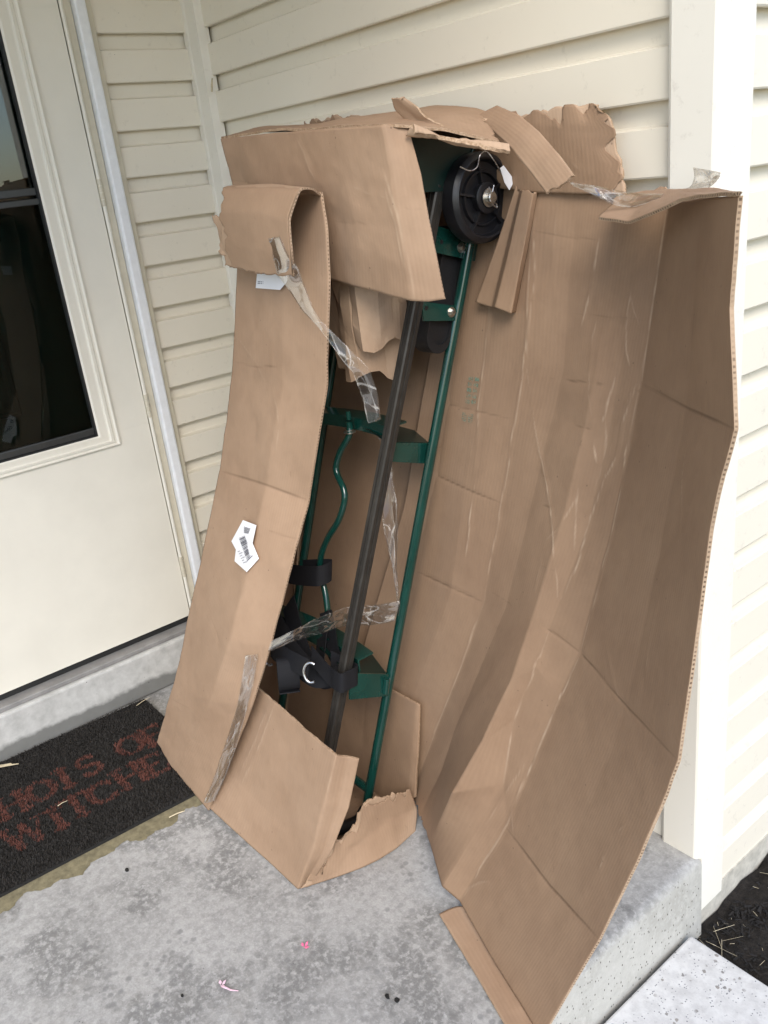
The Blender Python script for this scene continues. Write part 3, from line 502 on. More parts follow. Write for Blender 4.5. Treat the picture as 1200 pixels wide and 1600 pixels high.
# ================================================================== cardboard box
SHEETS = {
 'right': [
  [(0.4875,-0.0089,1.5742),(0.8349,-0.0185,1.5314),(1.0955,-0.0291,1.4836),(1.2051,-0.0303,1.4604),(1.3027,-0.0381,1.4434),(1.4092,-0.035,1.4202),(1.508,-0.035,1.4023),(1.5544,-0.035,1.3939),(1.6022,-0.04,1.3924),(1.7848,-0.23,1.413),(1.9715,-0.46,1.4303)],
  [(0.4393,-0.0609,1.3412),(0.8057,-0.0663,1.3169),(1.0875,-0.0709,1.2962),(1.2048,-0.0696,1.2841),(1.3125,-0.0756,1.2752),(1.4046,-0.0643,1.2631),(1.5048,-0.0702,1.255),(1.5671,-0.0806,1.253),(1.6063,-0.0828,1.2491),(1.8009,-0.27,1.2604),(1.9581,-0.45,1.3086)],
  [(0.3911,-0.1129,1.1081),(0.7765,-0.1142,1.1024),(1.0794,-0.1127,1.1088),(1.2045,-0.109,1.1078),(1.3244,-0.1119,1.1127),(1.4224,-0.112,1.1094),(1.5106,-0.128,1.1062),(1.5567,-0.118,1.1018),(1.6107,-0.1273,1.1053),(1.8032,-0.29,1.1276),(1.9854,-0.475,1.1735)],
  [(0.3442,-0.2023,0.707),(0.7247,-0.1902,0.7615),(1.0498,-0.1828,0.7945),(1.192,-0.1838,0.817),(1.2996,-0.1744,0.8322),(1.3797,-0.178,0.8375),(1.4892,-0.205,0.8522),(1.5359,-0.188,0.8382),(1.6017,-0.2069,0.8487),(1.7867,-0.33,0.8968),(1.9507,-0.46,1.0285)],
  [(0.2474,-0.2775,0.37),(0.657,-0.2477,0.5037),(1.0266,-0.2301,0.5824),(1.1809,-0.2361,0.6005),(1.2758,-0.2254,0.6035),(1.3539,-0.24,0.6206),(1.4626,-0.28,0.6464),(1.5018,-0.273,0.6362),(1.5793,-0.2789,0.6165),(1.7581,-0.375,0.6303),(1.9212,-0.475,0.6666)],
  [(0.146,-0.3334,0.1192),(0.5873,-0.2959,0.2874),(0.9468,-0.2754,0.3794),(1.1176,-0.2756,0.4187),(1.2254,-0.2623,0.4382),(1.2981,-0.275,0.4659),(1.4538,-0.338,0.5355),(1.497,-0.309,0.569),(1.5532,-0.3079,0.5229),(1.7404,-0.405,0.5347),(1.8991,-0.49,0.5742)],
  [(0.0523,-0.3851,-0.1124),(0.523,-0.3404,0.0877),(0.873,-0.3172,0.192),(1.0591,-0.312,0.2509),(1.1735,-0.2948,0.2923),(1.2517,-0.315,0.314),(1.4096,-0.39,0.3917),(1.4583,-0.341,0.4437),(1.5245,-0.3516,0.3981),(1.7135,-0.435,0.422),(1.8701,-0.505,0.4672)],
  [(-0.023,-0.4221,-0.2784),(0.4717,-0.3723,-0.0551),(0.8289,-0.3468,0.0594),(1.0041,-0.3378,0.1155),(1.1294,-0.3249,0.1574),(1.2147,-0.345,0.187),(1.3634,-0.445,0.2686),(1.4559,-0.38,0.3065),(1.4823,-0.4086,0.2304),(1.6544,-0.47,0.2379),(1.8104,-0.525,0.2737)],
  [(-0.0846,-0.4524,-0.4143),(0.4298,-0.3984,-0.172),(0.7928,-0.3709,-0.0491),(0.9591,-0.3589,0.0047),(1.0772,-0.3413,0.035),(1.162,-0.3859,0.05),(1.2444,-0.4253,0.045),(1.354,-0.4905,0.04),(1.4035,-0.485,0.03),(1.5652,-0.5412,0.02),(1.7188,-0.5848,0.006)]],
 'far_side': [
  [(0.76,-0.325,1.59),(0.73,-0.18,1.58),(0.69,-0.05,1.56)],
  [(0.69,-0.45,0.8),(0.63,-0.33,0.8),(0.57,-0.19,0.8)],
  [(0.64,-0.66,0.02),(0.58,-0.5,0.02),(0.52,-0.36,0.02)]],
 'torn_back': [
  [(0.556,-0.03,1.629),(0.6178,-0.03,1.6311),(0.6818,-0.03,1.6312),(0.8685,-0.035,1.6068),(1.0616,-0.04,1.5908),(1.1631,-0.04,1.5772),(1.3015,-0.035,1.5705),(1.3886,-0.03,1.5687),(1.4499,-0.025,1.5654)],
  [(0.5565,-0.03,1.6084),(0.6172,-0.03,1.6053),(0.6805,-0.03,1.6018),(0.875,-0.04,1.5828),(1.0678,-0.045,1.5662),(1.1761,-0.05,1.5531),(1.3075,-0.04,1.5448),(1.3989,-0.035,1.5404),(1.4818,-0.03,1.5334)],
  [(0.5646,-0.035,1.5665),(0.6251,-0.035,1.5628),(0.6858,-0.035,1.5591),(0.8754,-0.04,1.5458),(1.0695,-0.045,1.5329),(1.1942,-0.05,1.5187),(1.3091,-0.04,1.4945),(1.4081,-0.04,1.481),(1.4958,-0.03,1.4786)],
  [(0.5723,-0.045,1.4702),(0.6305,-0.045,1.4671),(0.6868,-0.045,1.4656),(0.8729,-0.045,1.4556),(1.0654,-0.045,1.4516),(1.2049,-0.05,1.4418),(1.308,-0.038,1.4257),(1.4116,-0.038,1.4181),(1.5171,-0.038,1.4096)]],
 'upper_front': [
  [(0.6613,-0.335,1.6001),(0.882,-0.335,1.5905),(1.0802,-0.335,1.579),(1.231,-0.335,1.5701),(1.2355,-0.31,1.5671),(1.2484,-0.295,1.5618)],
  [(0.6699,-0.339,1.5561),(0.9001,-0.347,1.5294),(1.1095,-0.345,1.5119),(1.2392,-0.335,1.4933),(1.2618,-0.32,1.482),(1.2826,-0.305,1.4836)],
  [(0.6749,-0.339,1.4885),(0.9169,-0.355,1.4592),(1.1354,-0.353,1.4415),(1.2517,-0.339,1.4103),(1.2796,-0.325,1.4003),(1.3004,-0.31,1.4001)],
  [(0.6794,-0.335,1.4121),(0.9136,-0.35,1.3868),(1.1421,-0.355,1.3633),(1.2661,-0.343,1.3365),(1.296,-0.33,1.3303),(1.319,-0.315,1.3327)],
  [(0.6991,-0.335,1.3413),(0.9115,-0.34,1.3164),(1.1171,-0.347,1.29),(1.2746,-0.345,1.2711),(1.303,-0.33,1.2685),(1.3298,-0.315,1.2714)]],
 'top_cover': [
  [(0.656,-0.332,1.6004),(0.8773,-0.332,1.5908),(1.0761,-0.332,1.5793),(1.2273,-0.332,1.5703),(1.2542,-0.3,1.5615),(1.3008,-0.25,1.5497),(1.3636,-0.19,1.5202)],
  [(0.6,-0.18,1.612),(0.77,-0.18,1.604),(0.93,-0.18,1.598),(1.07,-0.18,1.594),(1.13,-0.18,1.588),(1.2,-0.16,1.58),(1.27,-0.13,1.56)],
  [(0.58,-0.045,1.612),(0.75,-0.045,1.612),(0.91,-0.045,1.606),(1.05,-0.045,1.6),(1.11,-0.05,1.592),(1.17,-0.05,1.585),(1.24,-0.05,1.565)]],
 'top_lip': [
  [(1.2561,-0.305,1.5585),(1.3052,-0.27,1.5433),(1.3469,-0.235,1.5289),(1.3952,-0.2,1.512)],
  [(1.2903,-0.315,1.5507),(1.33,-0.285,1.5339),(1.3641,-0.25,1.5183),(1.4082,-0.21,1.5015)]],
 'left_panel': [
  [(0.7725,-0.375,1.4923),(0.93,-0.37,1.4834),(1.0687,-0.37,1.4715)],
  [(0.756,-0.385,1.4098),(0.9296,-0.385,1.4),(1.0901,-0.385,1.4006)],
  [(0.7443,-0.4,1.3164),(0.9344,-0.405,1.3075),(1.0929,-0.4,1.3041)],
  [(0.6833,-0.425,1.0834),(0.9296,-0.44,1.0993),(1.0666,-0.415,1.109)],
  [(0.641,-0.475,0.8578),(0.8771,-0.49,0.8752),(0.9995,-0.462,0.8553)],
  [(0.6108,-0.55,0.6606),(0.8986,-0.575,0.7188),(1.0102,-0.535,0.7286)],
  [(0.5439,-0.615,0.4342),(0.8733,-0.645,0.5439),(0.9791,-0.6,0.5475)],
  [(0.4831,-0.66,0.2621),(0.7776,-0.685,0.3568),(0.922,-0.65,0.3869)],
  [(0.3412,-0.6951,0.02),(0.498,-0.7124,0.012),(0.7076,-0.7233,0.008)]],
 'left_fold': [
  [(0.7776,-0.378,1.4924),(0.9394,-0.376,1.4835),(1.0715,-0.372,1.4715)],
  [(0.7877,-0.4,1.5055),(0.9567,-0.4,1.4957),(1.0868,-0.4,1.4826)],
  [(0.8102,-0.44,1.4993),(0.9606,-0.44,1.4923),(1.0955,-0.435,1.4811)],
  [(0.8184,-0.455,1.4554),(0.9677,-0.46,1.4482),(1.0783,-0.455,1.4325)],
  [(0.7914,-0.45,1.3912),(0.9464,-0.46,1.3812),(1.0683,-0.455,1.3717)],
  [(0.7729,-0.44,1.3434),(0.9266,-0.45,1.331),(1.0453,-0.445,1.326)]],
 'left_tear': [
  [(0.7592,-0.445,1.4499),(0.8307,-0.452,1.4446)],
  [(0.7665,-0.45,1.4152),(0.8199,-0.452,1.4144)],
  [(0.7608,-0.445,1.3709),(0.7985,-0.447,1.3645)]],
 'lower_front': [
  [(0.8758,-0.6053,0.4018),(1.0022,-0.6073,0.3932),(1.2012,-0.6113,0.3765),(1.2034,-0.5852,0.3596),(1.2186,-0.5673,0.3507)],
  [(0.8237,-0.6326,0.2862),(0.9846,-0.6348,0.2766),(1.1737,-0.6403,0.2531),(1.1813,-0.6143,0.2363),(1.2013,-0.6002,0.2324)],
  [(0.7534,-0.6682,0.1351),(0.9406,-0.6724,0.117),(1.1416,-0.6696,0.129),(1.1477,-0.6446,0.1162),(1.1669,-0.6364,0.1213)],
  [(0.6933,-0.7167,0.012),(0.9119,-0.712,0.008),(1.0962,-0.7024,0.004),(1.0938,-0.6862,0.006),(1.1024,-0.667,0.006)]],
 'lower_side': [
  [(1.115,-0.653,0.0765),(1.13,-0.6137,0.0968),(1.14,-0.551,0.1231),(1.14,-0.5317,0.1641),(1.135,-0.46,0.1466),(1.13,-0.3796,0.1062)],
  [(1.11,-0.6695,0.0433),(1.125,-0.6211,0.0519),(1.135,-0.5558,0.0672),(1.135,-0.5192,0.0714),(1.13,-0.4575,0.0665),(1.12,-0.3615,0.0349)],
  [(1.1011,-0.6988,0.003),(1.1238,-0.6337,0.003),(1.1454,-0.5661,0.003),(1.1558,-0.5169,0.003),(1.1594,-0.4648,0.003),(1.1496,-0.3914,0.003)]],
 'inner_corner': [
  [(0.7793,-0.3344,0.2495),(0.9293,-0.3246,0.2933),(1.0223,-0.3202,0.3129),(1.1187,-0.3237,0.3196),(1.1271,-0.3192,0.3175)],
  [(0.7765,-0.3675,0.101),(0.9292,-0.3565,0.15),(1.0318,-0.3521,0.1698),(1.1212,-0.3531,0.188),(1.1361,-0.3471,0.1924)],
  [(0.77,-0.4063,-0.0957),(0.9068,-0.3907,-0.0479),(1.0112,-0.3807,-0.0033),(1.1015,-0.3684,0.0519),(1.1229,-0.3597,0.0688)]],
 'inner_flap': [
  [(1.0535,-0.1225,1.1187),(1.152,-0.1047,1.1091)],
  [(1.0058,-0.2094,0.7562),(1.1151,-0.1821,0.7617)],
  [(0.8905,-0.2995,0.37),(1.0336,-0.2563,0.4293)],
  [(0.8501,-0.329,0.2376),(1.0134,-0.2914,0.2719)]],
 'box_floor': [
  [(0.62,-0.69,0.012),(0.86,-0.69,0.011),(1.1,-0.69,0.01)],
  [(0.62,-0.52,0.012),(0.86,-0.52,0.011),(1.11,-0.52,0.01)],
  [(0.62,-0.37,0.012),(0.86,-0.37,0.011),(1.11,-0.37,0.01)]],
 'liner': [
  [(1.2716,-0.055,1.441),(1.2785,-0.05,1.4378),(1.2961,-0.062,1.438),(1.3196,-0.058,1.4294),(1.3175,-0.045,1.4259)],
  [(1.236,-0.083,1.3313),(1.2571,-0.078,1.3267),(1.2819,-0.095,1.329),(1.3153,-0.09,1.3209),(1.3067,-0.068,1.3178)],
  [(1.1926,-0.11,1.2244),(1.2346,-0.105,1.2149),(1.2634,-0.125,1.2198),(1.3029,-0.12,1.2082),(1.2848,-0.088,1.2039)]],
 'curled_strip': [
  [(1.2159,-0.1,1.5701),(1.2408,-0.095,1.5782),(1.2681,-0.09,1.5847)],
  [(1.2983,-0.14,1.5431),(1.3292,-0.135,1.5513),(1.3592,-0.13,1.5604)],
  [(1.3763,-0.18,1.5122),(1.4096,-0.175,1.5211),(1.4373,-0.17,1.5292)],
  [(1.4366,-0.205,1.4747),(1.4695,-0.2,1.4838),(1.4958,-0.195,1.4931)],
  [(1.4853,-0.215,1.4314),(1.5169,-0.21,1.4422),(1.5383,-0.205,1.454)]],
 'scrap': [
  [(1.1457,-0.24,1.6202),(1.1865,-0.25,1.6166)],
  [(1.1475,-0.235,1.6002),(1.2192,-0.25,1.598)],
  [(1.1717,-0.23,1.5798),(1.2404,-0.25,1.5757)],
  [(1.2264,-0.24,1.5564),(1.2851,-0.25,1.5554)]],
 'right_top': [
  [(1.5092,-0.06,1.4049),(1.5721,-0.06,1.4123),(1.6732,-0.12,1.4152),(1.8409,-0.29,1.423),(1.9562,-0.435,1.4285)],
  [(1.5359,-0.12,1.3916),(1.6095,-0.13,1.4019),(1.7218,-0.19,1.4144),(1.875,-0.34,1.4248),(1.9677,-0.452,1.4287)],
  [(1.5587,-0.17,1.3814),(1.6409,-0.2,1.376),(1.7852,-0.28,1.4141),(1.9141,-0.4,1.4247),(1.9785,-0.468,1.4289)]],
 'gray_scrap': [
  [(1.5767,-0.045,1.4167),(1.5867,-0.045,1.4253),(1.5967,-0.045,1.4217)],
  [(1.5676,-0.05,1.4105),(1.5903,-0.05,1.4094),(1.6125,-0.05,1.4082)]],
 'ground_flap': [
  [(1.384,-0.5289,0.012),(1.3948,-0.497,0.018),(1.4135,-0.469,0.02)],
  [(1.5568,-0.5817,0.012),(1.5648,-0.5541,0.013),(1.5794,-0.5296,0.012)],
  [(1.6833,-0.6225,0.01),(1.7085,-0.6024,0.009),(1.7373,-0.5834,0.006)]],
}
CREASES = {
 'right': [
  (1,[(1.3295,-0.1147,1.1009),(1.383,-0.1511,0.9488),(1.4178,-0.1713,0.8985),(1.449,-0.1954,0.8459),(1.4845,-0.227,0.7893),(1.5055,-0.2493,0.7003)]),
  (1,[(1.5024,-0.1373,1.0726),(1.5119,-0.147,1.0325),(1.5306,-0.1582,0.9644),(1.5577,-0.1678,0.9325)]),
  (1,[(1.5564,-0.1681,0.9298),(1.5327,-0.1896,0.8379),(1.5362,-0.2133,0.7773),(1.5133,-0.2475,0.6966)]),
  (0.7,[(1.5082,-0.1828,0.904),(1.5191,-0.2125,0.7895)]),
  (1,[(1.4636,-0.0512,1.3421),(1.4597,-0.0607,1.2948),(1.4589,-0.0767,1.235),(1.4508,-0.0966,1.1792)]),
  (0.8,[(1.4877,-0.0921,1.1971),(1.4868,-0.1091,1.1534),(1.5005,-0.1345,1.0802)]),
  (0.8,[(1.5539,-0.079,1.2512),(1.5542,-0.1007,1.1673),(1.5764,-0.1148,1.1286)]),
  (0.8,[(1.549,-0.1188,1.1059),(1.5405,-0.1349,1.0492),(1.5341,-0.1421,1.0259)]),
  (1,[(1.5994,-0.1264,1.1015),(1.5828,-0.1411,1.0448),(1.5753,-0.1639,0.9657),(1.5564,-0.1681,0.9298)]),
  (0.7,[(1.2999,-0.0443,1.415),(1.3241,-0.0711,1.2869),(1.3269,-0.1104,1.1191)]),
  (0.6,[(1.5115,-0.1835,0.8959),(1.4923,-0.2096,0.8347),(1.4485,-0.217,0.7921)]),
  (0.6,[(1.4451,-0.2237,0.773),(1.4494,-0.2585,0.6898)]),
  (0.5,[(1.8271,-0.3253,1.0798),(1.857,-0.3863,0.9482)]),
  (0.7,[(1.6489,-0.2888,0.6974),(1.6906,-0.3282,0.654),(1.7337,-0.363,0.6257)]),
  (0.4,[(1.6953,-0.2803,0.8281),(1.712,-0.3202,0.716)]),
  (-1,[(1.3909,-0.1173,1.0885),(1.5185,-0.1293,1.0931),(1.6101,-0.132,1.0904)]),
  (-1,[(1.6117,-0.1287,1.1035),(1.8035,-0.2906,1.1268),(1.9814,-0.4709,1.1726)]),
  (-1,[(1.302,-0.1723,0.8421),(1.4318,-0.1884,0.8531),(1.5182,-0.1937,0.8462)]),
  (-1,[(1.2977,-0.2233,0.6332),(1.5001,-0.2728,0.6383),(1.5828,-0.2793,0.6208),(1.7581,-0.375,0.6303),(1.916,-0.4718,0.6654)]),
  (-1,[(1.4853,-0.41,0.2299),(1.6544,-0.47,0.2379),(1.8068,-0.5238,0.2727)]),
  (-0.6,[(1.3379,-0.1336,1.0211),(1.4828,-0.1523,1.0147),(1.6099,-0.1599,1.0067)]),
  (-0.6,[(1.317,-0.0857,1.2301),(1.4352,-0.0854,1.2084),(1.5973,-0.0955,1.2073)]),
  (-0.5,[(1.3164,-0.1565,0.9151),(1.4122,-0.1684,0.9031),(1.5419,-0.175,0.8896)]),
  (0.5,[(1.4342,-0.4174,0.2096),(1.4666,-0.3868,0.2924),(1.5037,-0.3599,0.3764)]),
  (0.6,[(1.4126,-0.4735,0.0604),(1.469,-0.4614,0.1177),(1.497,-0.4669,0.1242)]),
  (0.5,[(1.489,-0.3931,0.2769),(1.5104,-0.4153,0.2392)]),
  (0.6,[(1.803,-0.458,0.4903),(1.8289,-0.4729,0.4897),(1.8095,-0.4721,0.4641)]),
  (0.5,[(1.7871,-0.4776,0.4065),(1.782,-0.4838,0.373)]),
  (-0.5,[(1.1394,-0.3329,0.1484),(1.2954,-0.3937,0.2421)]),
  (0.6,[(1.3406,-0.4733,0.082),(1.4014,-0.4709,0.072)]),
  (0.4,[(1.5522,-0.0785,1.2521),(1.5888,-0.1019,1.1859),(1.6103,-0.1267,1.1074)]),
  (1,[(1.6083,-0.1277,1.1029),(1.601,-0.1609,0.9936),(1.6063,-0.2091,0.8532),(1.6006,-0.2352,0.7693),(1.5819,-0.2781,0.6227)]),
  (1,[(1.5825,-0.283,0.6113),(1.5532,-0.3079,0.5229),(1.5245,-0.3516,0.3981),(1.4823,-0.4086,0.2304),(1.4134,-0.4794,0.0474)]),
  (1,[(1.5994,-0.0447,1.3756),(1.6063,-0.0828,1.2491),(1.6068,-0.1052,1.1766),(1.6103,-0.1267,1.1074)]),
  (0.8,[(1.3051,-0.042,1.4262),(1.3125,-0.0756,1.2752),(1.3235,-0.1105,1.1188),(1.3127,-0.1417,0.9791),(1.2992,-0.1739,0.8348),(1.2861,-0.1996,0.7197),(1.2755,-0.2249,0.6063)]),
  (0.7,[(1.5021,-0.2735,0.6351),(1.497,-0.309,0.569),(1.4583,-0.341,0.4437),(1.4559,-0.38,0.3065)]),
  (0.6,[(1.2765,-0.2264,0.601),(1.2254,-0.2623,0.4382),(1.1735,-0.2948,0.2923),(1.1292,-0.3243,0.1608)]),
  (0.6,[(1.5482,-0.1218,1.0947),(1.5369,-0.1358,1.0489),(1.5517,-0.1512,0.9823),(1.5383,-0.1697,0.9101)]),
  (0.5,[(1.5933,-0.1272,1.0953),(1.5703,-0.1431,1.0316),(1.5561,-0.1573,0.9663)]),
  (0.4,[(1.3622,-0.044,1.3892),(1.3627,-0.0653,1.2864),(1.3884,-0.0895,1.1946)]),
  (0.4,[(1.818,-0.359,0.8847),(1.8017,-0.3674,0.7828),(1.8029,-0.3856,0.7104)]),
  (-0.5,[(1.3079,-0.0574,1.3572),(1.4111,-0.05,1.3405),(1.6029,-0.0584,1.3305)]),
  (-0.4,[(1.2861,-0.1996,0.7197),(1.4655,-0.239,0.7501),(1.5781,-0.2352,0.7426)]),
  (0.5,[(1.2758,-0.2254,0.6035),(1.2514,-0.242,0.5301),(1.2248,-0.2609,0.4457)]),
  (-1,[(1.0439,-0.1709,0.8481),(1.1789,-0.1788,0.8366),(1.2918,-0.1767,0.8239)]),
  (-1,[(1.0536,-0.2257,0.6093),(1.168,-0.2328,0.6112),(1.2706,-0.2263,0.6021)]),
  (0.8,[(1.2204,-0.1824,0.8169),(1.2131,-0.212,0.6883)]),
  (0.8,[(1.2083,-0.109,1.1081),(1.2074,-0.1354,1.0036),(1.222,-0.1787,0.8309)]),
  (-0.6,[(1.0042,-0.1356,1.0062),(1.1835,-0.137,1.0008),(1.3047,-0.1373,0.9972)]),
  (0.6,[(1.2091,-0.0371,1.4306),(1.2103,-0.0862,1.2105),(1.2083,-0.109,1.1081)]),
  (-0.6,[(0.9585,-0.2938,0.3059),(1.1695,-0.2846,0.3475)])],
 'left_panel': [
  (-1,[(0.6531,-0.4765,0.8573),(0.8779,-0.4907,0.8741),(0.996,-0.4628,0.8562)]),
  (-0.6,[(0.7026,-0.4216,1.1211),(0.8135,-0.429,1.123),(0.9305,-0.4337,1.1368)]),
  (-0.5,[(0.7604,-0.5223,0.7916),(0.9241,-0.5275,0.7865),(1.0097,-0.5037,0.7807)]),
  (-0.4,[(0.6964,-0.6064,0.5495),(0.8116,-0.6409,0.5186),(0.8852,-0.6473,0.499)]),
  (0.5,[(0.8723,-0.4352,1.106),(0.9208,-0.4534,1.0309),(0.9072,-0.4731,0.9319)]),
  (0.4,[(0.7092,-0.4136,1.1885),(0.814,-0.4285,1.1272),(0.8564,-0.4366,1.0902)]),
  (-0.3,[(0.4561,-0.6674,0.2125),(0.6425,-0.6832,0.2654)])],
 'upper_front': [
  (0.6,[(0.9627,-0.3367,1.5747),(0.9964,-0.3452,1.5258),(1.0203,-0.349,1.493)]),
  (0.7,[(1.2196,-0.3355,1.5011),(1.2533,-0.3389,1.4103),(1.2801,-0.3418,1.2731)]),
  (0.6,[(1.2098,-0.3364,1.5019),(1.244,-0.3401,1.4107),(1.2734,-0.3453,1.2734)]),
  (-0.4,[(0.6332,-0.3377,1.518),(0.8777,-0.3506,1.4918),(1.1175,-0.3492,1.4759)]),
  (0.4,[(1.1346,-0.3469,1.477),(1.167,-0.3438,1.4638),(1.1914,-0.3411,1.4601)]),
  (-0.4,[(1.062,-0.3545,1.4175),(1.1487,-0.3527,1.4114),(1.2692,-0.3314,1.398)]),
  (0.4,[(1.1749,-0.3426,1.4632),(1.2239,-0.339,1.4495)]),
  (-0.3,[(1.2582,-0.3327,1.4311),(1.2924,-0.3104,1.4252)])],
 'lower_front': [
  (0.7,[(0.9664,-0.6053,0.4016),(0.9005,-0.6382,0.2623),(0.8217,-0.6739,0.1168)]),
  (0.5,[(0.9471,-0.6053,0.4016),(0.8799,-0.6384,0.2613),(0.7991,-0.6732,0.1195)]),
  (0.5,[(1.1993,-0.6121,0.3727),(1.1716,-0.6409,0.2506),(1.1394,-0.6703,0.1262)])],
 'lower_side': [
  (-0.6,[(1.1299,-0.5991,0.074),(1.1434,-0.5204,0.0434),(1.1493,-0.4109,0.0096)]),
  (-0.3,[(1.1387,-0.5447,0.109),(1.1315,-0.4663,0.0826),(1.124,-0.3851,0.0403)])],
 'torn_back': [
  (-0.8,[(1.3194,-0.04,1.5326),(1.4063,-0.0358,1.5238),(1.4856,-0.03,1.5156)]),
  (-0.7,[(1.3282,-0.0383,1.4362),(1.4201,-0.0386,1.4365),(1.5069,-0.0328,1.4519)]),
  (0.7,[(1.3989,-0.035,1.5404),(1.4261,-0.0337,1.5217)]),
  (0.6,[(1.3934,-0.04,1.4822),(1.4212,-0.0392,1.4551),(1.4282,-0.0391,1.4503)]),
  (-0.6,[(0.7724,-0.0347,1.5997),(0.786,-0.034,1.6118)])],
 'left_fold': [
  (0.5,[(0.827,-0.4546,1.4362),(0.909,-0.4583,1.4282),(1.0466,-0.4563,1.4221)]),
  (-0.4,[(0.8257,-0.4503,1.378),(1.0056,-0.4551,1.3658)])],
 'inner_corner': [
  (-0.5,[(0.9296,-0.3253,0.29),(0.9173,-0.3671,0.0894)])],
}
ANCHORS = {
 'paper': [(0.9029,-0.24,1.2664),(1.1034,-0.24,1.2719),(0.8949,-0.27,1.1),(1.0909,-0.25,1.1483),(0.9983,-0.27,1.0815),(1.0772,-0.29,1.1888)],
 'label_a': [(0.8257,-0.5295,0.7906),(0.8913,-0.5324,0.7953),(0.8973,-0.5528,0.7605),(0.9254,-0.5585,0.7329),(0.8996,-0.5808,0.7007),(0.8265,-0.5696,0.7021),(0.8225,-0.5591,0.7263),(0.7887,-0.5499,0.7349)],
 'bars_a': [[(0.8298,-0.5494,0.7538),(0.8534,-0.5458,0.7652),(0.9079,-0.5623,0.7356),(0.8978,-0.5735,0.7243)],
  [(0.8396,-0.5363,0.7805),(0.8712,-0.5375,0.7842),(0.8687,-0.5432,0.773),(0.8474,-0.5432,0.769)]],
 'label_b': [(0.8434,-0.4011,1.3209),(0.961,-0.4007,1.3227),(0.9621,-0.4041,1.3079),(0.9365,-0.4078,1.2911),(0.8367,-0.4058,1.2919)],
 'stamp': [(1.1595,-0.1392,0.9952),(1.1977,-0.1382,0.9945),(1.1968,-0.143,0.9758),(1.1622,-0.1439,0.9766),(1.1689,-0.1192,1.0722),(1.2045,-0.1182,1.0715),(1.2004,-0.1333,1.0134),(1.1665,-0.1347,1.0121)],
 'tape_a': [[(1.006,-0.4579,1.3997),(1.0457,-0.4562,1.4036)],
  [(1.0056,-0.4551,1.3658),(1.0619,-0.4543,1.3681)],
  [(0.9998,-0.4475,1.3305),(1.0676,-0.44,1.3459)],
  [(1.0011,-0.425,1.2996),(1.051,-0.42,1.31)],
  [(1.0404,-0.425,1.2572),(1.0711,-0.42,1.2664)],
  [(1.0926,-0.425,1.2263),(1.1026,-0.42,1.2347)],
  [(1.1259,-0.415,1.1793),(1.1415,-0.4,1.1899)],
  [(1.1479,-0.4,1.1402),(1.1861,-0.39,1.1518)],
  [(1.1403,-0.38,1.0856),(1.1788,-0.37,1.0957)],
  [(1.1373,-0.37,1.0268),(1.1637,-0.36,1.0348)]],
 'tape_b': [[(1.0648,-0.3,0.9688),(1.0858,-0.285,0.9681)],
  [(1.0855,-0.3,0.8848),(1.0866,-0.29,0.8849)],
  [(1.0754,-0.32,0.8139),(1.1187,-0.31,0.8281)],
  [(1.0985,-0.335,0.7637),(1.1342,-0.33,0.7636)],
  [(1.1228,-0.345,0.7046),(1.145,-0.345,0.7064)],
  [(1.1444,-0.36,0.6469),(1.1569,-0.36,0.6431)],
  [(1.1556,-0.37,0.5884),(1.1712,-0.37,0.6316)]],
 'tape_c': [[(1.1756,-0.375,0.6351),(1.1516,-0.375,0.5811)],
  [(1.1016,-0.395,0.6059),(1.0799,-0.395,0.5511)],
  [(1.0435,-0.425,0.5922),(1.0197,-0.425,0.5374)],
  [(1.0698,-0.52,0.613),(1.0462,-0.52,0.5662)],
  [(1.0943,-0.6,0.6306),(1.0728,-0.6,0.5963)],
  [(1.0316,-0.625,0.5903),(1.0158,-0.625,0.5636)]],
 'tape_d': [[(0.9195,-0.6298,0.518),(0.9527,-0.6144,0.5273)],
  [(0.9074,-0.645,0.4559),(0.9409,-0.6303,0.4596)],
  [(0.8834,-0.6591,0.3827),(0.9204,-0.6505,0.3882)],
  [(0.8227,-0.6811,0.256),(0.8641,-0.671,0.2658)],
  [(0.7588,-0.7039,0.1292),(0.8049,-0.6918,0.1533)],
  [(0.6958,-0.7203,0.0283),(0.7455,-0.7116,0.056)]],
 'tape_e': [[(1.5136,-0.19,1.4434),(1.5293,-0.19,1.4366)],
  [(1.5365,-0.15,1.4352),(1.553,-0.155,1.415)],
  [(1.5736,-0.14,1.4253),(1.5732,-0.145,1.4011)],
  [(1.6167,-0.14,1.4172),(1.6117,-0.15,1.3972)],
  [(1.6774,-0.16,1.4163),(1.6696,-0.165,1.4088)]],
 'tape_f': [[(1.6577,-0.1,1.4121),(1.6772,-0.1,1.4101)],
  [(1.6771,-0.1,1.4187),(1.6962,-0.1,1.4158)],
  [(1.7063,-0.12,1.432),(1.7366,-0.12,1.4229)],
  [(1.6929,-0.11,1.4494),(1.7576,-0.14,1.4395)]],
 'tape_g': [[(1.7447,-0.13,1.4279),(1.7229,-0.12,1.4173)],
  [(1.7577,-0.14,1.4377),(1.7516,-0.14,1.4346)]],
}
box = empty('cardboard_box', (.9, -.5, 0)); tag(box, 'tall torn open brown cardboard box leaning on the siding', 'box')
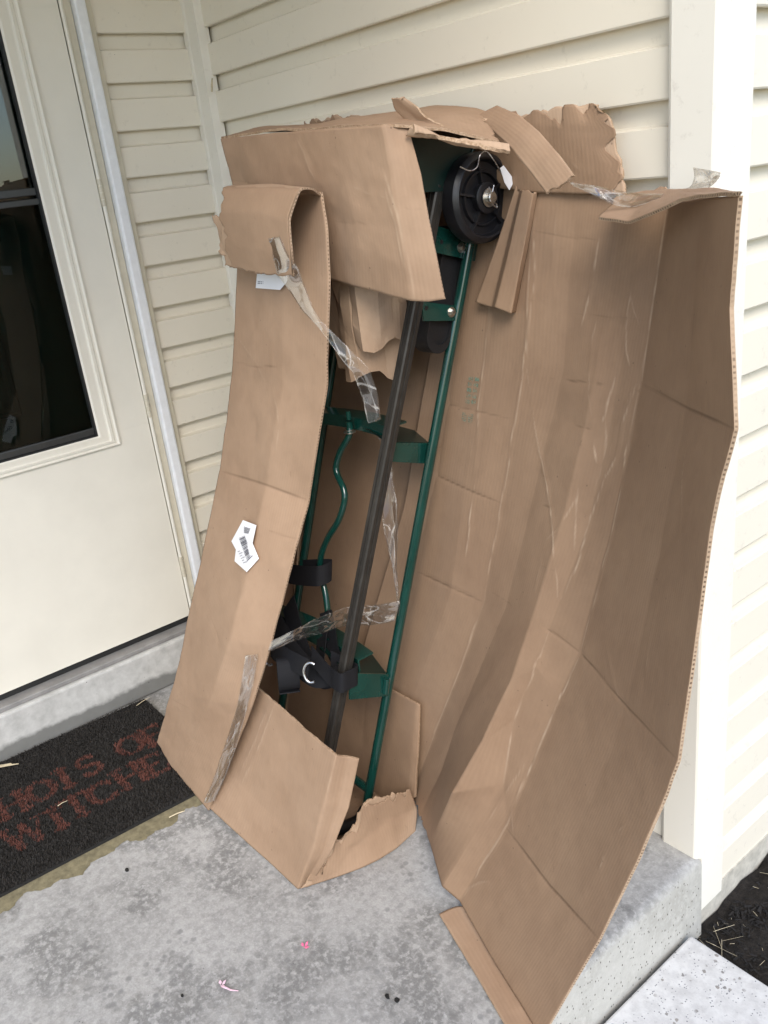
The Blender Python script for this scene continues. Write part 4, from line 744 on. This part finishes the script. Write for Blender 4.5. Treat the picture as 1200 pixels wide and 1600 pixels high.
def card(name, key, layer=False, **kw):
    kw.setdefault('lines', CREASES.get(key, ())); kw.setdefault('seed', len(key)*7+sum(map(ord, key)) % 50)
    if not layer: return sheet(name, SHEETS[key], box, **kw)
    # torn board: the printed liner stops short of the ragged inner plies
    face = kw.get('mat', 'card_out'); h = Vector(kw.get('hint', (0, 1, 0))); k2 = dict(kw); k2['mat'] = 'card_raw'; k2['thick'] = .0035
    o = sheet(name, SHEETS[key], box, **k2)
    k2 = dict(kw); k2['torn'] = {e: (tuple([a[0]*2.4]+list(a[1:])) if isinstance(a, tuple) else a*2.4) for e, a in kw['torn'].items()}; k2['thick'] = .0006; k2['seed'] = kw['seed']; k2['tseed'] = 5; k2['rim'] = 'card_torn'
    g = np.asarray(SHEETS[key], float)-np.array(h)*.0032; l_ = sheet('torn_liner', g, box, **k2); return o
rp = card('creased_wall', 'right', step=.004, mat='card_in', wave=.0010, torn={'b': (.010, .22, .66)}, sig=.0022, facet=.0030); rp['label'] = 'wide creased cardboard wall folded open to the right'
card('far_side_wall', 'far_side', rim='card_torn', mat='card_in', hint=(-1, 0, 0), step=.012)
o = card('torn_back_flap', 'torn_back', layer=True, rim='card_torn', torn={'t': .010, 'r': .010}, step=.005, wave=.004, mat='card_in'); o['label'] = 'ragged top of the back wall against the siding'
uf = card('upper_front_wall', 'upper_front', wave=.0030, step=.005, sig=.003)
card('top_cover', 'top_cover', rim='card_torn', hint=(0, 0, 1), torn={'r': .012}, wave=.003)
card('torn_lip', 'top_lip', rim='card_torn', mat='card_raw', torn={'b': .010, 't': .006}, thick=.006, wave=.003, step=.003, sig=.002)
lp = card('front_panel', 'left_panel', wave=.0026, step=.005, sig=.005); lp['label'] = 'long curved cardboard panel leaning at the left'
lf = card('folded_end', 'left_fold', layer=True, wave=.0022, torn={'l': .012, 'b': .002}, mat='card_out', back='card_in', step=.004)
card('torn_paper', 'left_tear', rim='card_torn', mat='card_raw', thick=.002, torn={'l': .010, 't': .008, 'b': .008}, step=.003, sig=.002, wave=.003)
lo = card('lower_front_wall', 'lower_front', rim='card_torn', wave=.0018, step=.004, torn={'t': .002}, sig=.0025)
card('lower_side_wall', 'lower_side', layer=True, rim='card_torn', mat='card_out', hint=(-1, 0, 0), torn={'t': .014, 'l': .008}, wave=.003, step=.004)
card('rear_corner_flap', 'inner_corner', rim='card_torn', mat='card_in', step=.005)
card('inner_flap', 'inner_flap', rim='card_torn', mat='card_in', step=.006)
card('box_floor', 'box_floor', mat='card_in', hint=(0, 0, -1), step=.01)
card('corner_liner', 'liner', mat='card_in', step=.003, sig=.0018, wave=.001, torn={'t': .006})
cs = card('curled_strip', 'curled_strip', rim='card_torn', mat='card_out', back='card_raw', step=.004, torn={'b': .007}, wave=.0012)
card('torn_scrap', 'scrap', rim='card_torn', mat='card_raw', step=.003, sig=.003, torn={'r': .006, 't': .004}, wave=.003, thick=.003)
card('top_flap', 'right_top', hint=(0, 0, 1), mat='card_out', step=.004, torn={'l': .008}, wave=.0015)
card('torn_scrap', 'gray_scrap', rim='card_torn', step=.003, torn={'t': .004}, thick=.003, sig=.002)
card('ground_flap', 'ground_flap', rim='card_torn', mat='card_out', hint=(0, 0, -1), step=.005, torn={'t': .004}, wave=.0015)
# packing tape: thin wrinkled film
def film(name, rows, parent, mat='clear_tape', step=.004, wave=.0025, off=0., seed=1):
    g = np.asarray(rows, float); g = g+np.array((0, -off, 0)); return sheet(name, g, parent, mat=mat, rim=mat, step=step, thick=.00012, sig=.008, wave=wave, seed=seed)
for i, key in enumerate(('tape_a', 'tape_b', 'tape_c', 'tape_d', 'tape_e', 'tape_f', 'tape_g')):
    film('packing_tape', ANCHORS[key], box, seed=200+i, off=.007 if key in ('tape_d', 'tape_a') else .002, wave=.0035 if key != 'tape_d' else .0015)
# printed labels
def flat(name, pts, mat, parent, off, thick=.0004):
    P = [Vector(p)+Vector((.0, -off, off*.15)) for p in pts]; return MB().prism(P, (0, thick, 0)).build(name, mat, parent)
la = flat('shipping_label', ANCHORS['label_a'], 'label_paper', lp, .0058)
mb = MB(); mp = MB(); rb = random.Random(3)
for q, nb in zip(ANCHORS['bars_a'], (26, 9)):
    a, b, c, d = [Vector(p)+Vector((0, -.0064, .001)) for p in q]; t = 0
    while t < 1:
        wd = rb.choice((.012, .02, .035)); t2 = min(1, t+wd); mb.add([a.lerp(d, t), b.lerp(c, t), b.lerp(c, t2), a.lerp(d, t2)], [(0, 1, 2, 3)]); t = t2+rb.choice((.014, .02, .03))
mb.build('barcode', 'ink', lp)
mp = MB(); A_ = [Vector(p) for p in ANCHORS['label_a']]; 
for i in range(6):
    a = A_[6].lerp(A_[4], .12+.10*i)+Vector((.004, -.0064, .004)); b = a+Vector((.020, 0, .010))*(1 if i % 2 else .6); mp.add([a, b, b+Vector((0, 0, -.0018)), a+Vector((0, 0, -.0018))], [(0, 1, 2, 3)])
mp.build('print', 'ink_pale', lp)
lb = flat('shipping_label', ANCHORS['label_b'], 'label_paper', lp, .0055)
mp = MB(); a, b, c, d, e = [Vector(p)+Vector((0, -.0061, .0008)) for p in ANCHORS['label_b']]
for rw, (t0, t1) in enumerate(((.50, .58), (.62, .70))):
    for (s0, s1) in ((.06, .16), (.18, .22), (.25, .36), (.40, .47))[: 4-rw]:
        f0, f1 = a.lerp(e, t0), a.lerp(e, t1); dv = (b-a); mp.add([f0+dv*s0, f0+dv*s1, f1+dv*s1, f1+dv*s0], [(0, 1, 2, 3)])
mp.build('print', 'ink_pale', lp)
# faded green stamp on the inside
Sp = [Vector(p)+Vector((.004, -.006, 0)) for p in ANCHORS['stamp']]
for q in (Sp[:4], Sp[4:]):
    st = MB()
    for i in range(5):
        for j in range(2):
            t0, t1, s0, s1 = i/5+.03, i/5+.15, j/2+.05, j/2+.42
            def bl(s_, t_): return (q[0].lerp(q[3], t_)).lerp(q[1].lerp(q[2], t_), s_)
            st.add([bl(s0, t0), bl(s1, t0+.02), bl(s1, t1+.02), bl(s0, t1)], [(0, 1, 2, 3)])
    st.build('stamp', 'stamp_ink', box)['kind'] = 'stuff'

# ================================================================== hand truck (upside down in the box)
truck = empty('hand_truck', (.84, -.3, 0)); tag(truck, 'dark green appliance hand truck standing upside down inside the torn box', 'hand truck')
rb_, rt_ = Vector((1.047, -.449, .079)), Vector((1.176, -.096, 1.339)); ax = (rt_-rb_).normalized(); LW = Vector((-.41, 0, 0))
for off in (Vector(), LW):
    MB().tube([rb_+off-ax*.04, rb_+off, rt_+off, rt_+off+ax*.10], .0112, 20).build('frame_tube', 'truck_green', truck, auto=.9)
bb_, bt_ = Vector((1.046, -.534, .270)), Vector((1.166, -.246, 1.249)); bx = (bt_-bb_).normalized()
def rail(p0, p1, name):
    u = Vector((1, 0, 0)); u = (u-bx*u.dot(bx)).normalized(); q = bx.cross(u).normalized()     # q points to the wall
    if q.y < 0: q = -q
    pr = [(-.017, -.012), (-.014, -.016), (-.004, -.016), (-.003, -.013), (.001, -.013), (.002, -.016), (.013, -.016), (.017, -.012), (.017, -.003), (.0145, -.002), (.0145, .002), (.017, .003), (.017, .014), (.012, .018), (-.012, .018), (-.017, .014), (-.017, .004), (-.015, .003), (-.015, -.001), (-.017, -.002)]
    return MB().prism([p0+u*(a*.70)+q*(b*.75) for a, b in pr], p1-p0).build(name, 'rail_black', truck)
rail(bb_-bx*.26, bt_+bx*.22, 'guard_rail'); rail(bb_-bx*.26+LW, bt_+bx*.12+LW, 'guard_rail')
def plate(name, pts, off, mat='truck_green', auto=None): return MB().prism(pts, off).build(name, mat, truck)
# upper cross bar: angle section bowed a little towards the wall, with end plates
def crossbar(z, y, xa, xb, bow, hgt, dep, nm):
    mb = MB(); n = 16; V = []; F = []
    for i in range(n+1):
        t = i/n; x = xa+(xb-xa)*t; b = bow*math.sin(math.pi*t)
        for (dy, dz) in ((0, 0), (0, -hgt), (.004, -hgt), (.004, -.004), (dep, -.004), (dep, 0)): V.append((x, y+b+dy, z+dz+.02*(t-.5)))
    for i in range(n):
        for j in range(6): F.append((i*6+j, i*6+(j+1) % 6, (i+1)*6+(j+1) % 6, (i+1)*6+j))
    F += [tuple(range(6))[::-1], tuple(range(n*6, n*6+6))]
    return mb.add(V, F).build(nm, 'truck_green', truck)
crossbar(.985, -.305, .70, 1.108, .025, .028, .05, 'cross_bar')
plate('end_plate', [(1.115, -.318, .966), (1.115, -.201, .932), (1.115, -.213, .888), (1.115, -.325, .926)], (.004, 0, 0))
plate('end_plate', [(1.114, -.316, .967), (1.114, -.203, .933), (1.03, -.172, .940), (.975, -.20, .955), (.98, -.28, .975)], (0, 0, -.004), 'truck_green_shaded')
crossbar(.470, -.445, .62, 1.08, .02, .040, .045, 'cross_bar')
plate('end_plate', [(1.086, -.478, .465), (1.086, -.372, .412), (1.086, -.380, .356), (1.086, -.487, .400)], (.004, 0, 0))
plate('end_plate', [(1.085, -.476, .464), (1.085, -.374, .413), (1.0, -.352, .425), (.95, -.365, .436), (.93, -.45, .458)], (0, 0, -.004), 'truck_green_shaded')
MB().tube([(1.096, -.382, .408), (1.092, -.389, .37)], .008, 10).build('weld', 'truck_green', truck, auto=.8)
# wavy crank rod
rod = [(.949, -.293, .980), (.949, -.293, .966), (.948, -.298, .946), (.918, -.308, .904), (.907, -.317, .862), (.941, -.326, .825), (.946, -.333, .796), (.926, -.344, .747), (.889, -.356, .697), (.867, -.367, .651), (.865, -.376, .612), (.888, -.385, .575), (.902, -.393, .539), (.907, -.399, .505)]
def catmull(P, m=6):
    P = [Vector(p) for p in P]; P = [2*P[0]-P[1]]+P+[2*P[-1]-P[-2]]; out = []
    for i in range(1, len(P)-2):
        for k_ in range(m):
            t = k_/m; a, b, c, d = P[i-1:i+3]; out.append(.5*((2*b)+(c-a)*t+(2*a-5*b+4*c-d)*t*t+(3*b-a-3*c+d)*t**3))
    return out+[P[-2]]
MB().tube(catmull(rod), .0078, 14).build('crank_rod', 'truck_green', truck, auto=.9)
MB().lathe((.949, -.294, .955), (0, 0, 1), [(0, .004), (0, .014), (.002, .014), (.002, .009), (.007, .009), (.007, .004)], 24).build('washer', 'zinc', truck, auto=.6)
MB().tube([(.949, -.292, .985), (.949, -.292, 1.004)], .006, 10).build('bolt', 'truck_green', truck, auto=.6)
# straps
def strap(name, pts, wv, thick=.0022):
    P = catmull(pts, 8); wv = Vector(wv); V = []; F = []
    for i, p in enumerate(P):
        t = (P[min(i+1, len(P)-1)]-P[max(i-1, 0)]).normalized(); n_ = t.cross(wv).normalized()*thick*.5; V += [p-wv*.5-n_, p+wv*.5-n_, p+wv*.5+n_, p-wv*.5+n_]
    for i in range(len(P)-1):
        for j in range(4): F.append((i*4+j, i*4+(j+1) % 4, (i+1)*4+(j+1) % 4, (i+1)*4+j))
    F += [(3, 2, 1, 0), tuple(len(P)*4-4+j for j in range(4))]
    return MB().add(V, F).build(name, 'webbing', truck, auto=.7)
strap('strap', [(.70, -.425, .588), (.80, -.411, .596), (.875, -.404, .612), (.895, -.395, .616), (.900, -.372, .618), (.885, -.362, .618), (.80, -.385, .60)], (0, .010, .050))
strap('strap', [(.905, -.402, .525), (.93, -.415, .49), (.97, -.44, .465), (1.02, -.46, .455)], (.055, .0, .030))
strap('strap', [(.902, -.405, .52), (.91, -.425, .47), (.93, -.45, .44), (.96, -.48, .42)], (.05, .0, .040))
ra = Vector((.45, .85, -.08)).normalized(); e1 = (Vector((0, 0, 1))-ra*ra.z).normalized(); e2 = ra.cross(e1); spir = []; strap('strap', [(.74, -.47, .50), (.84, -.50, .485), (.92, -.515, .455), (.99, -.50, .425), (1.03, -.47, .43)], (.02, .03, .05)); strap('strap', [(.80, -.44, .53), (.87, -.47, .475), (.93, -.485, .42), (.985, -.47, .395), (1.03, -.44, .42)], (.03, .02, .045)); rcn = Vector((.955, -.585, .455))
for i in range(58):
    a = i*.42; r = .0075+.0033*a/2.4; spir.append(rcn+e1*(r*math.sin(a)*1.15)+e2*(r*math.cos(a)*.72))
strap('strap_roll', [p+ra*.024 for p in spir], ra*.048, .0026)
strap('strap', [(.895, -.556, .492), (.93, -.562, .494), (1.0, -.560, .497), (1.05, -.556, .497)], (.004, .012, .045))
rc = bb_+bx*((.452-.270)/bx.z)
lp_ = [(-.026, .024), (-.026, -.022), (0, -.0245), (.022, -.022), (.0245, 0), (.022, .022), (0, .0245), (-.026, .024)]
strap('strap', [rc+Vector((-.075, -.030, .036))]+[rc+Vector((a, b, 0)) for a, b in lp_[1:]]+[rc+Vector((-.06, .01, .012))], (.0, .008, .046), .003)
def dring(c, r, nm):
    pts = []; c = Vector(c); u = Vector((.76, .55, -.06)).normalized(); v = Vector((-.12, .2, .97)); v = (v-u*v.dot(u)).normalized()
    for i in range(25):
        a = math.radians(60+240*i/24); pts.append(c+u*math.cos(a)*r*.72+v*math.sin(a)*r)
    return MB().tube(pts, .0031, 10).build(nm, 'steel', truck, auto=.9)
dring((1.074, -.566, .503), .0225, 'd_ring'); dring((.905, -.572, .478), .020, 'd_ring')
# stair-climber belts between brackets
def belt(off):
    a, b = Vector((1.14, -.118, 1.345))+off, Vector((1.14, -.190, 1.165))+off; d = (b-a).normalized(); s_ = Vector((1, 0, 0)).cross(d).normalized(); V = []; prof = []
    for rr, (x0, x1) in (((.033), (-.024, .024)),):
        pts = [a-d*0+(s_*math.cos(t)-d*math.sin(t))*rr for t in np.linspace(0, math.pi, 14)]+[b+(-s_*math.cos(t)+d*math.sin(t))*rr for t in np.linspace(0, math.pi, 14)]
    mb = MB(); n = len(pts); cc = (a+b)/2
    ins = [cc+(p-cc)*.86 for p in pts]; X0, X1 = Vector((-.022, 0, 0)), Vector((.022, 0, 0)); xi = Vector((.014, 0, 0))
    V = [p+X0 for p in pts]+[p+X1 for p in pts]+[p+X1 for p in ins]+[p+xi for p in ins]; F = []
    for i in range(n):
        j = (i+1) % n; F += [(i, j, n+j, n+i), (n+i, n+j, 2*n+j, 2*n+i), (2*n+i, 2*n+j, 3*n+j, 3*n+i)]
    F += [tuple(range(n)), tuple(range(3*n, 4*n))]
    mb.add(V, F).build('climber_belt', 'rubber', truck, auto=.7)
belt(Vector()); belt(LW)
plate('bracket', [(1.166, -.190, 1.388), (1.166, -.064, 1.346), (1.166, -.080, 1.302), (1.166, -.186, 1.334)], (.004, 0, 0))
plate('bracket', [(1.164, -.232, 1.246), (1.164, -.122, 1.216), (1.164, -.137, 1.190), (1.164, -.232, 1.207)], (.004, 0, 0))
for c in ((1.170, -.116, 1.334), (1.168, -.155, 1.211)):
    MB().lathe(c, (1, 0, 0), [(0, .009), (.002, .009), (.002, .0062), (.007, .0062), (.0078, .004), (.0078, 0)], 6).lathe(c, (1, 0, 0), [(0, .0105), (.0012, .0105), (.0012, .004)], 20).build('bolt', 'zinc', truck)
for c in ((1.1703, -.168, 1.352), (1.1683, -.222, 1.231)):
    MB().lathe(c, (1, 0, 0), [(0, .0045), (.0004, .0045), (.0004, 0)], 12).build('hole', 'rubber', truck)
# toe plate and gusset at the top
plate('toe_plate', [(.74, -.30, 1.540), (1.198, -.27, 1.552), (1.198, -.085, 1.512), (.74, -.085, 1.50)], (0, 0, .005), 'truck_green_shaded')
plate('gusset', [(1.199, -.270, 1.558), (1.199, -.097, 1.516), (1.199, -.143, 1.445), (1.199, -.270, 1.452)], (.004, 0, 0), 'truck_green_shaded')
MB().tube([(1.2045, -.098, 1.516), (1.2045, -.144, 1.4455)], .0022, 8).build('gusset_edge', 'truck_green', truck, auto=.8)
# wheels: axle along x
wc = Vector((1.238, -.102, 1.425))
def wheel(c):
    pr = [(h_*.78, r_*.85 if r_ > .03 else r_) for h_, r_ in [(-.062, .030), (-.062, .082), (-.060, .090), (-.050, .099), (-.040, .1005), (-.020, .1005), (-.010, .099), (-.003, .093), (0, .088), (-.002, .084), (-.016, .081), (-.020, .079), (-.020, .062), (-.012, .060), (-.012, .056), (-.020, .054), (-.020, .031), (.002, .029), (.004, .026), (.004, .014), (-.062, .014), (-.062, .030)]]
    w_ = MB().lathe(c, (1, 0, 0), pr, 64).build('wheel', 'wheel_plastic', truck, auto=.5)
    for i in range(5):
        a = 2*math.pi*i/5+.42; d = Vector((0, math.cos(a), math.sin(a))); s_ = Vector((0, -math.sin(a), math.cos(a)))*.0022
        p0, p1 = c+d*.026, c+d*.068; X0, X1 = Vector((-.0165, 0, 0)), Vector((-.005, 0, 0))
        MB().add([p0-s_+X0, p0+s_+X0, p1+s_+X0, p1-s_+X0, p0-s_+X1, p0+s_+X1, p1+s_+X1*1.6, p1-s_+X1*1.6], [(0, 3, 2, 1), (4, 5, 6, 7), (0, 1, 5, 4), (1, 2, 6, 5), (2, 3, 7, 6), (3, 0, 4, 7)]).build('spoke', 'wheel_plastic', w_)
    MB().lathe(c, (1, 0, 0), [(.004, .013), (.0055, .0175), (.007, .0175), (.007, .011), (.016, .0105), (.018, .009), (.018, 0)], 28).build('axle_end', 'zinc', w_, auto=.5)
    MB().tube(catmull([c+Vector((.013, .008, .022)), c+Vector((.013, .003, .010)), c+Vector((.013, -.003, -.006)), c+Vector((.013, .006, -.016)), c+Vector((.013, .013, -.020)), c+Vector((.013, .012, -.013)), c+Vector((.013, .005, -.010))]), .0014, 8).tube([c+Vector((.013, .001, .008)), c+Vector((.013, -.006, .020))], .0014, 8).build('cotter_pin', 'steel', w_, auto=.9)
wheel(wc); wheel(wc+Vector((-.47, 0, 0)))
MB().tube([(.70, -.102, 1.425), (1.19, -.102, 1.425)], .008, 12).build('axle', 'zinc', truck, auto=.8)
# handle grips near the floor
for off in (Vector(), LW):
    MB().tube([rb_+off-ax*.035, rb_+off-ax*.05+Vector((0, -.02, -.008)), rb_+off-ax*.052+Vector((0, -.06, .0)), rb_+off-ax*.04+Vector((0, -.13, .02))], [.016, .0165, .0165, .015], 14).build('hand_grip', 'rubber', truck, auto=.9)
MB().tube([rb_+ax*.02, rb_+LW+ax*.02], .011, 14).build('cross_tube', 'truck_green', truck, auto=.9)
# wire tie and paper tag by the wheel
MB().tube(catmull([(1.24, -.17, 1.487), (1.245, -.15, 1.478), (1.25, -.135, 1.483), (1.25, -.125, 1.503), (1.25, -.108, 1.508), (1.255, -.095, 1.492), (1.258, -.075, 1.462)]), .0012, 6).build('wire_tie', 'steel', truck, auto=.9)
MB().prism([(1.262, -.086, 1.476), (1.262, -.076, 1.480), (1.262, -.055, 1.458), (1.262, -.054, 1.444), (1.262, -.064, 1.434), (1.262, -.076, 1.449)], (.0005, 0, 0)).build('hang_tag', 'label_paper', truck)

# ================================================================== crumpled paper in the box
def crumple(name, c, R0, R1, h, seed, parent=None, open_end=True):
    """a crushed tube of paper: facetted folds, open at the lower end"""
    rng = np.random.default_rng(seed); n, m = 22, 5; g = np.zeros((m+1, n+1, 3)); ph = rng.uniform(0, 6.28, 5)
    for i in range(m+1):
        t = i/m; r = R0*(1-t)+R1*t
        for j in range(n+1):
            a = 2*math.pi*j/n; tri = lambda q_: 2/math.pi*math.asin(math.sin(q_)); fold = .15*tri(4*a+ph[0]+1.2*t)+.05*tri(7*a+ph[1]-2*t)+.08*tri(3*a+ph[2]+1.5*t)
            rr = r*(1+fold)+(.0030*rng.standard_normal() if 0 < j < n else 0)
            g[i, j] = (c[0]+rr*math.cos(a), c[1]+.75*rr*math.sin(a), c[2]-h*t+.012*math.sin(4*a+ph[3])*t)
    g[:, n] = g[:, 0]; return g
pr_ = empty('packing_paper', (1.0, -.26, 1.1)); tag(pr_, 'crumpled brown kraft packing paper stuffed in the upper box', 'packing paper')
sheet('paper_sheet', crumple('a', (1.03, -.255, 1.36), .085, .072, .20, 5), pr_, mat='kraft_paper', rim='kraft_paper', thick=.0006, step=.014, sig=0, wave=.001, smooth=False, seed=61, torn={'b': .005})
sheet('paper_sheet', crumple('b', (.985, -.235, 1.36), .10, .085, .275, 9), pr_, mat='kraft_paper', rim='kraft_paper', thick=.0006, step=.014, sig=0, wave=.001, smooth=False, seed=62, torn={'b': .007})
pk = empty('packing_paper', (1.24, -.06, 1.45)); tag(pk, 'crushed brown paper tucked behind the wheel', 'packing paper')
sheet('paper_sheet', crumple('c', (1.268, -.022, 1.535), .020, .026, .17, 12), pk, mat='kraft_paper', rim='kraft_paper', thick=.0006, step=.008, sig=0, wave=.001, smooth=False, seed=63, torn={'b': .02})

# ================================================================== litter
def petal(loc, s_, rot, mat, label, tail=False):
    mb = MB(); c = Vector(loc); R_ = Matrix.Rotation(rot, 3, 'Z')
    for (dx, dy, a, L, W, up) in ((0, 0, 0, 1, .5, .35), (.1, .2, 1.1, .8, .45, .5), (-.1, .1, 2.3, .7, .5, .3)):
        d = Vector((math.cos(a), math.sin(a), 0)); q = Vector((-d.y, d.x, 0)); b = Vector((dx, dy, 0))
        pts = [b, b+d*L*.5+q*W*.5+Vector((0, 0, up*.5)), b+d*L+Vector((0, 0, up)), b+d*L*.5-q*W*.5+Vector((0, 0, up*.3))]
        P = [c+R_@(p*s_)+Vector((0, 0, .0015)) for p in pts]; mb.prism(P, (0, 0, .0008))
    if tail: mb.tube([c+R_@(Vector((.5, 0, 0))*s_)+Vector((0, 0, .003)), c+R_@(Vector((2.0, .1, 0))*s_)+Vector((0, 0, .002)), c+R_@(Vector((3.2, .5, 0))*s_)+Vector((0, 0, .002))], [.0026, .0016, .0008], 6)
    o = mb.build('petal', mat); tag(o, label, 'petal', 'fallen petals'); return o
petal((1.239, -.784, .0), .013, .6, 'petal_pink', 'small bright pink petal scrap on the concrete before the box')
petal((1.195, -.960, .0), .013, .35, 'petal_pale', 'pale pink petal with a thin stalk on the concrete', True)
def stick(p0, p1, r, label, mat='straw', name='twig'):
    p0, p1 = Vector(p0), Vector(p1); m_ = (p0+p1)/2+Vector((0, 0, .002)); o = MB().tube([p0, m_, p1], [r, r*1.1, r*.6], 7).build(name, mat, auto=.9); tag(o, label, 'twig', 'loose straws'); return o
stick((.400, -1.012, .020), (.400, -.985, .021), .0010, 'short pale straw lying on the W of the doormat lettering')
stick((.108, -.655, .020), (.099, -.605, .021), .0010, 'pale straw at the far edge of the doormat by the step')
stick((.652, -.81, .006), (.660, -.768, .006), .0016, 'pale straw on the sand strip beside the box corner')
stick((.10, -.022, 1.755), (.128, -.03, 1.785), .0028, 'yellow straw caught in the siding by the inside corner post')
lf_ = MB().prism([(.085, -1.10, .02), (.10, -1.085, .024), (.118, -1.06, .026), (.128, -1.03, .022), (.122, -1.03, .02), (.105, -1.06, .024), (.098, -1.062, .022), (.11, -1.045, .02), (.104, -1.045, .02), (.088, -1.075, .022)], (0, 0, .0015)).build('dry_leaf', 'straw'); tag(lf_, 'dry pale leaf scrap at the left edge of the doormat', 'leaf')
for i, (x, y, s_) in enumerate(((.743, -.967, .006), (1.16, -1.029, .004), (1.453, -.731, .006), (1.472, -.722, .007))):
    rr = random.Random(i); pts = [Vector((x+math.cos(a)*s_*rr.uniform(.6, 1.2), y+math.sin(a)*s_*rr.uniform(.5, 1.0), .0008)) for a in np.linspace(0, 5.4, 7)]
    o = MB().prism(pts, (0, 0, .003)).build('crumb', 'speck_black'); tag(o, ['tiny black curl on the concrete near the doormat', 'single black crumb on the open concrete at left', 'left one of two black crumbs by the ground flap', 'right one of two black crumbs by the ground flap'][i], 'crumb', 'dark crumbs')

# ================================================================== seen only in the door glass: a bare tree and a house across the lawn
def branch(mb, p, d, L, r, depth, rnd):
    pts = [p]; rad = [r]; q = Vector(p); dd = Vector(d)
    for i in range(3):
        dd = (dd+Vector((rnd.uniform(-.18, .18), rnd.uniform(-.18, .18), rnd.uniform(-.05, .15)))).normalized(); q = q+dd*L/3; pts.append(q.copy()); rad.append(r*(1-.17*(i+1)))
    mb.tube(pts, rad, 5 if depth > 2 else 4, caps=False)
    if depth == 0: return
    for i in range(3 if depth > 1 else 4):
        t = rnd.uniform(.45, 1.0); b = pts[0].lerp(pts[-1], t); nd = (dd+Vector((rnd.uniform(-.9, .9), rnd.uniform(-.9, .9), rnd.uniform(-.15, .7)))).normalized(); branch(mb, b, nd, L*rnd.uniform(.55, .78), rad[-1]*.62, depth-1, rnd)
def bare_tree(loc, h, seed, label):
    rt = empty('bare_tree', loc); tag(rt, label, 'tree', 'bare trees across the lawn'); rnd = random.Random(seed); mb = MB()
    base = Vector(loc); top = base+Vector((.1, .2, h*.30)); MB().tube([base-Vector((0, 0, .1)), (base+top)/2+Vector((.06, 0, 0)), top], [.20, .16, .13], 10).build('trunk', 'bark', rt, smooth=True)
    for i in range(6): branch(mb, top-Vector((0, 0, .12*i)), Vector((rnd.uniform(-.8, .8), rnd.uniform(-.8, .8), 1)).normalized(), h*.26, .085, 4, rnd)
    mb.build('crown', 'bark', rt, smooth=True)
bare_tree((13.0, 4.6, -.32), 9, 1, 'tall bare tree reflected in the door glass'); bare_tree((17.5, 3.2, -.32), 8, 2, 'farther bare tree reflected beside the neighbouring house')
nh = empty('neighbour_house', (38, 22, -.32)); tag(nh, 'grey neighbouring house across the lawn reflected in the door glass', 'house')
MB().box((36, 18.5, -.4), (44, 28, 2.6)).build('wall', 'neighbour_siding', nh)
MB().add([(35.6, 18.1, 2.61), (44.4, 18.1, 2.61), (44.4, 28.4, 2.61), (35.6, 28.4, 2.61), (40, 18.1, 4.6), (40, 28.4, 4.6)], [(3, 2, 1, 0), (0, 1, 4), (2, 3, 5), (1, 2, 5, 4), (3, 0, 4, 5)]).build('roof', 'neighbour_roof', nh)
for y in (20, 22.6, 25.2): MB().box((35.95, y, .6), (35.99, y+1.1, 1.9)).build('window', 'neighbour_window', nh)
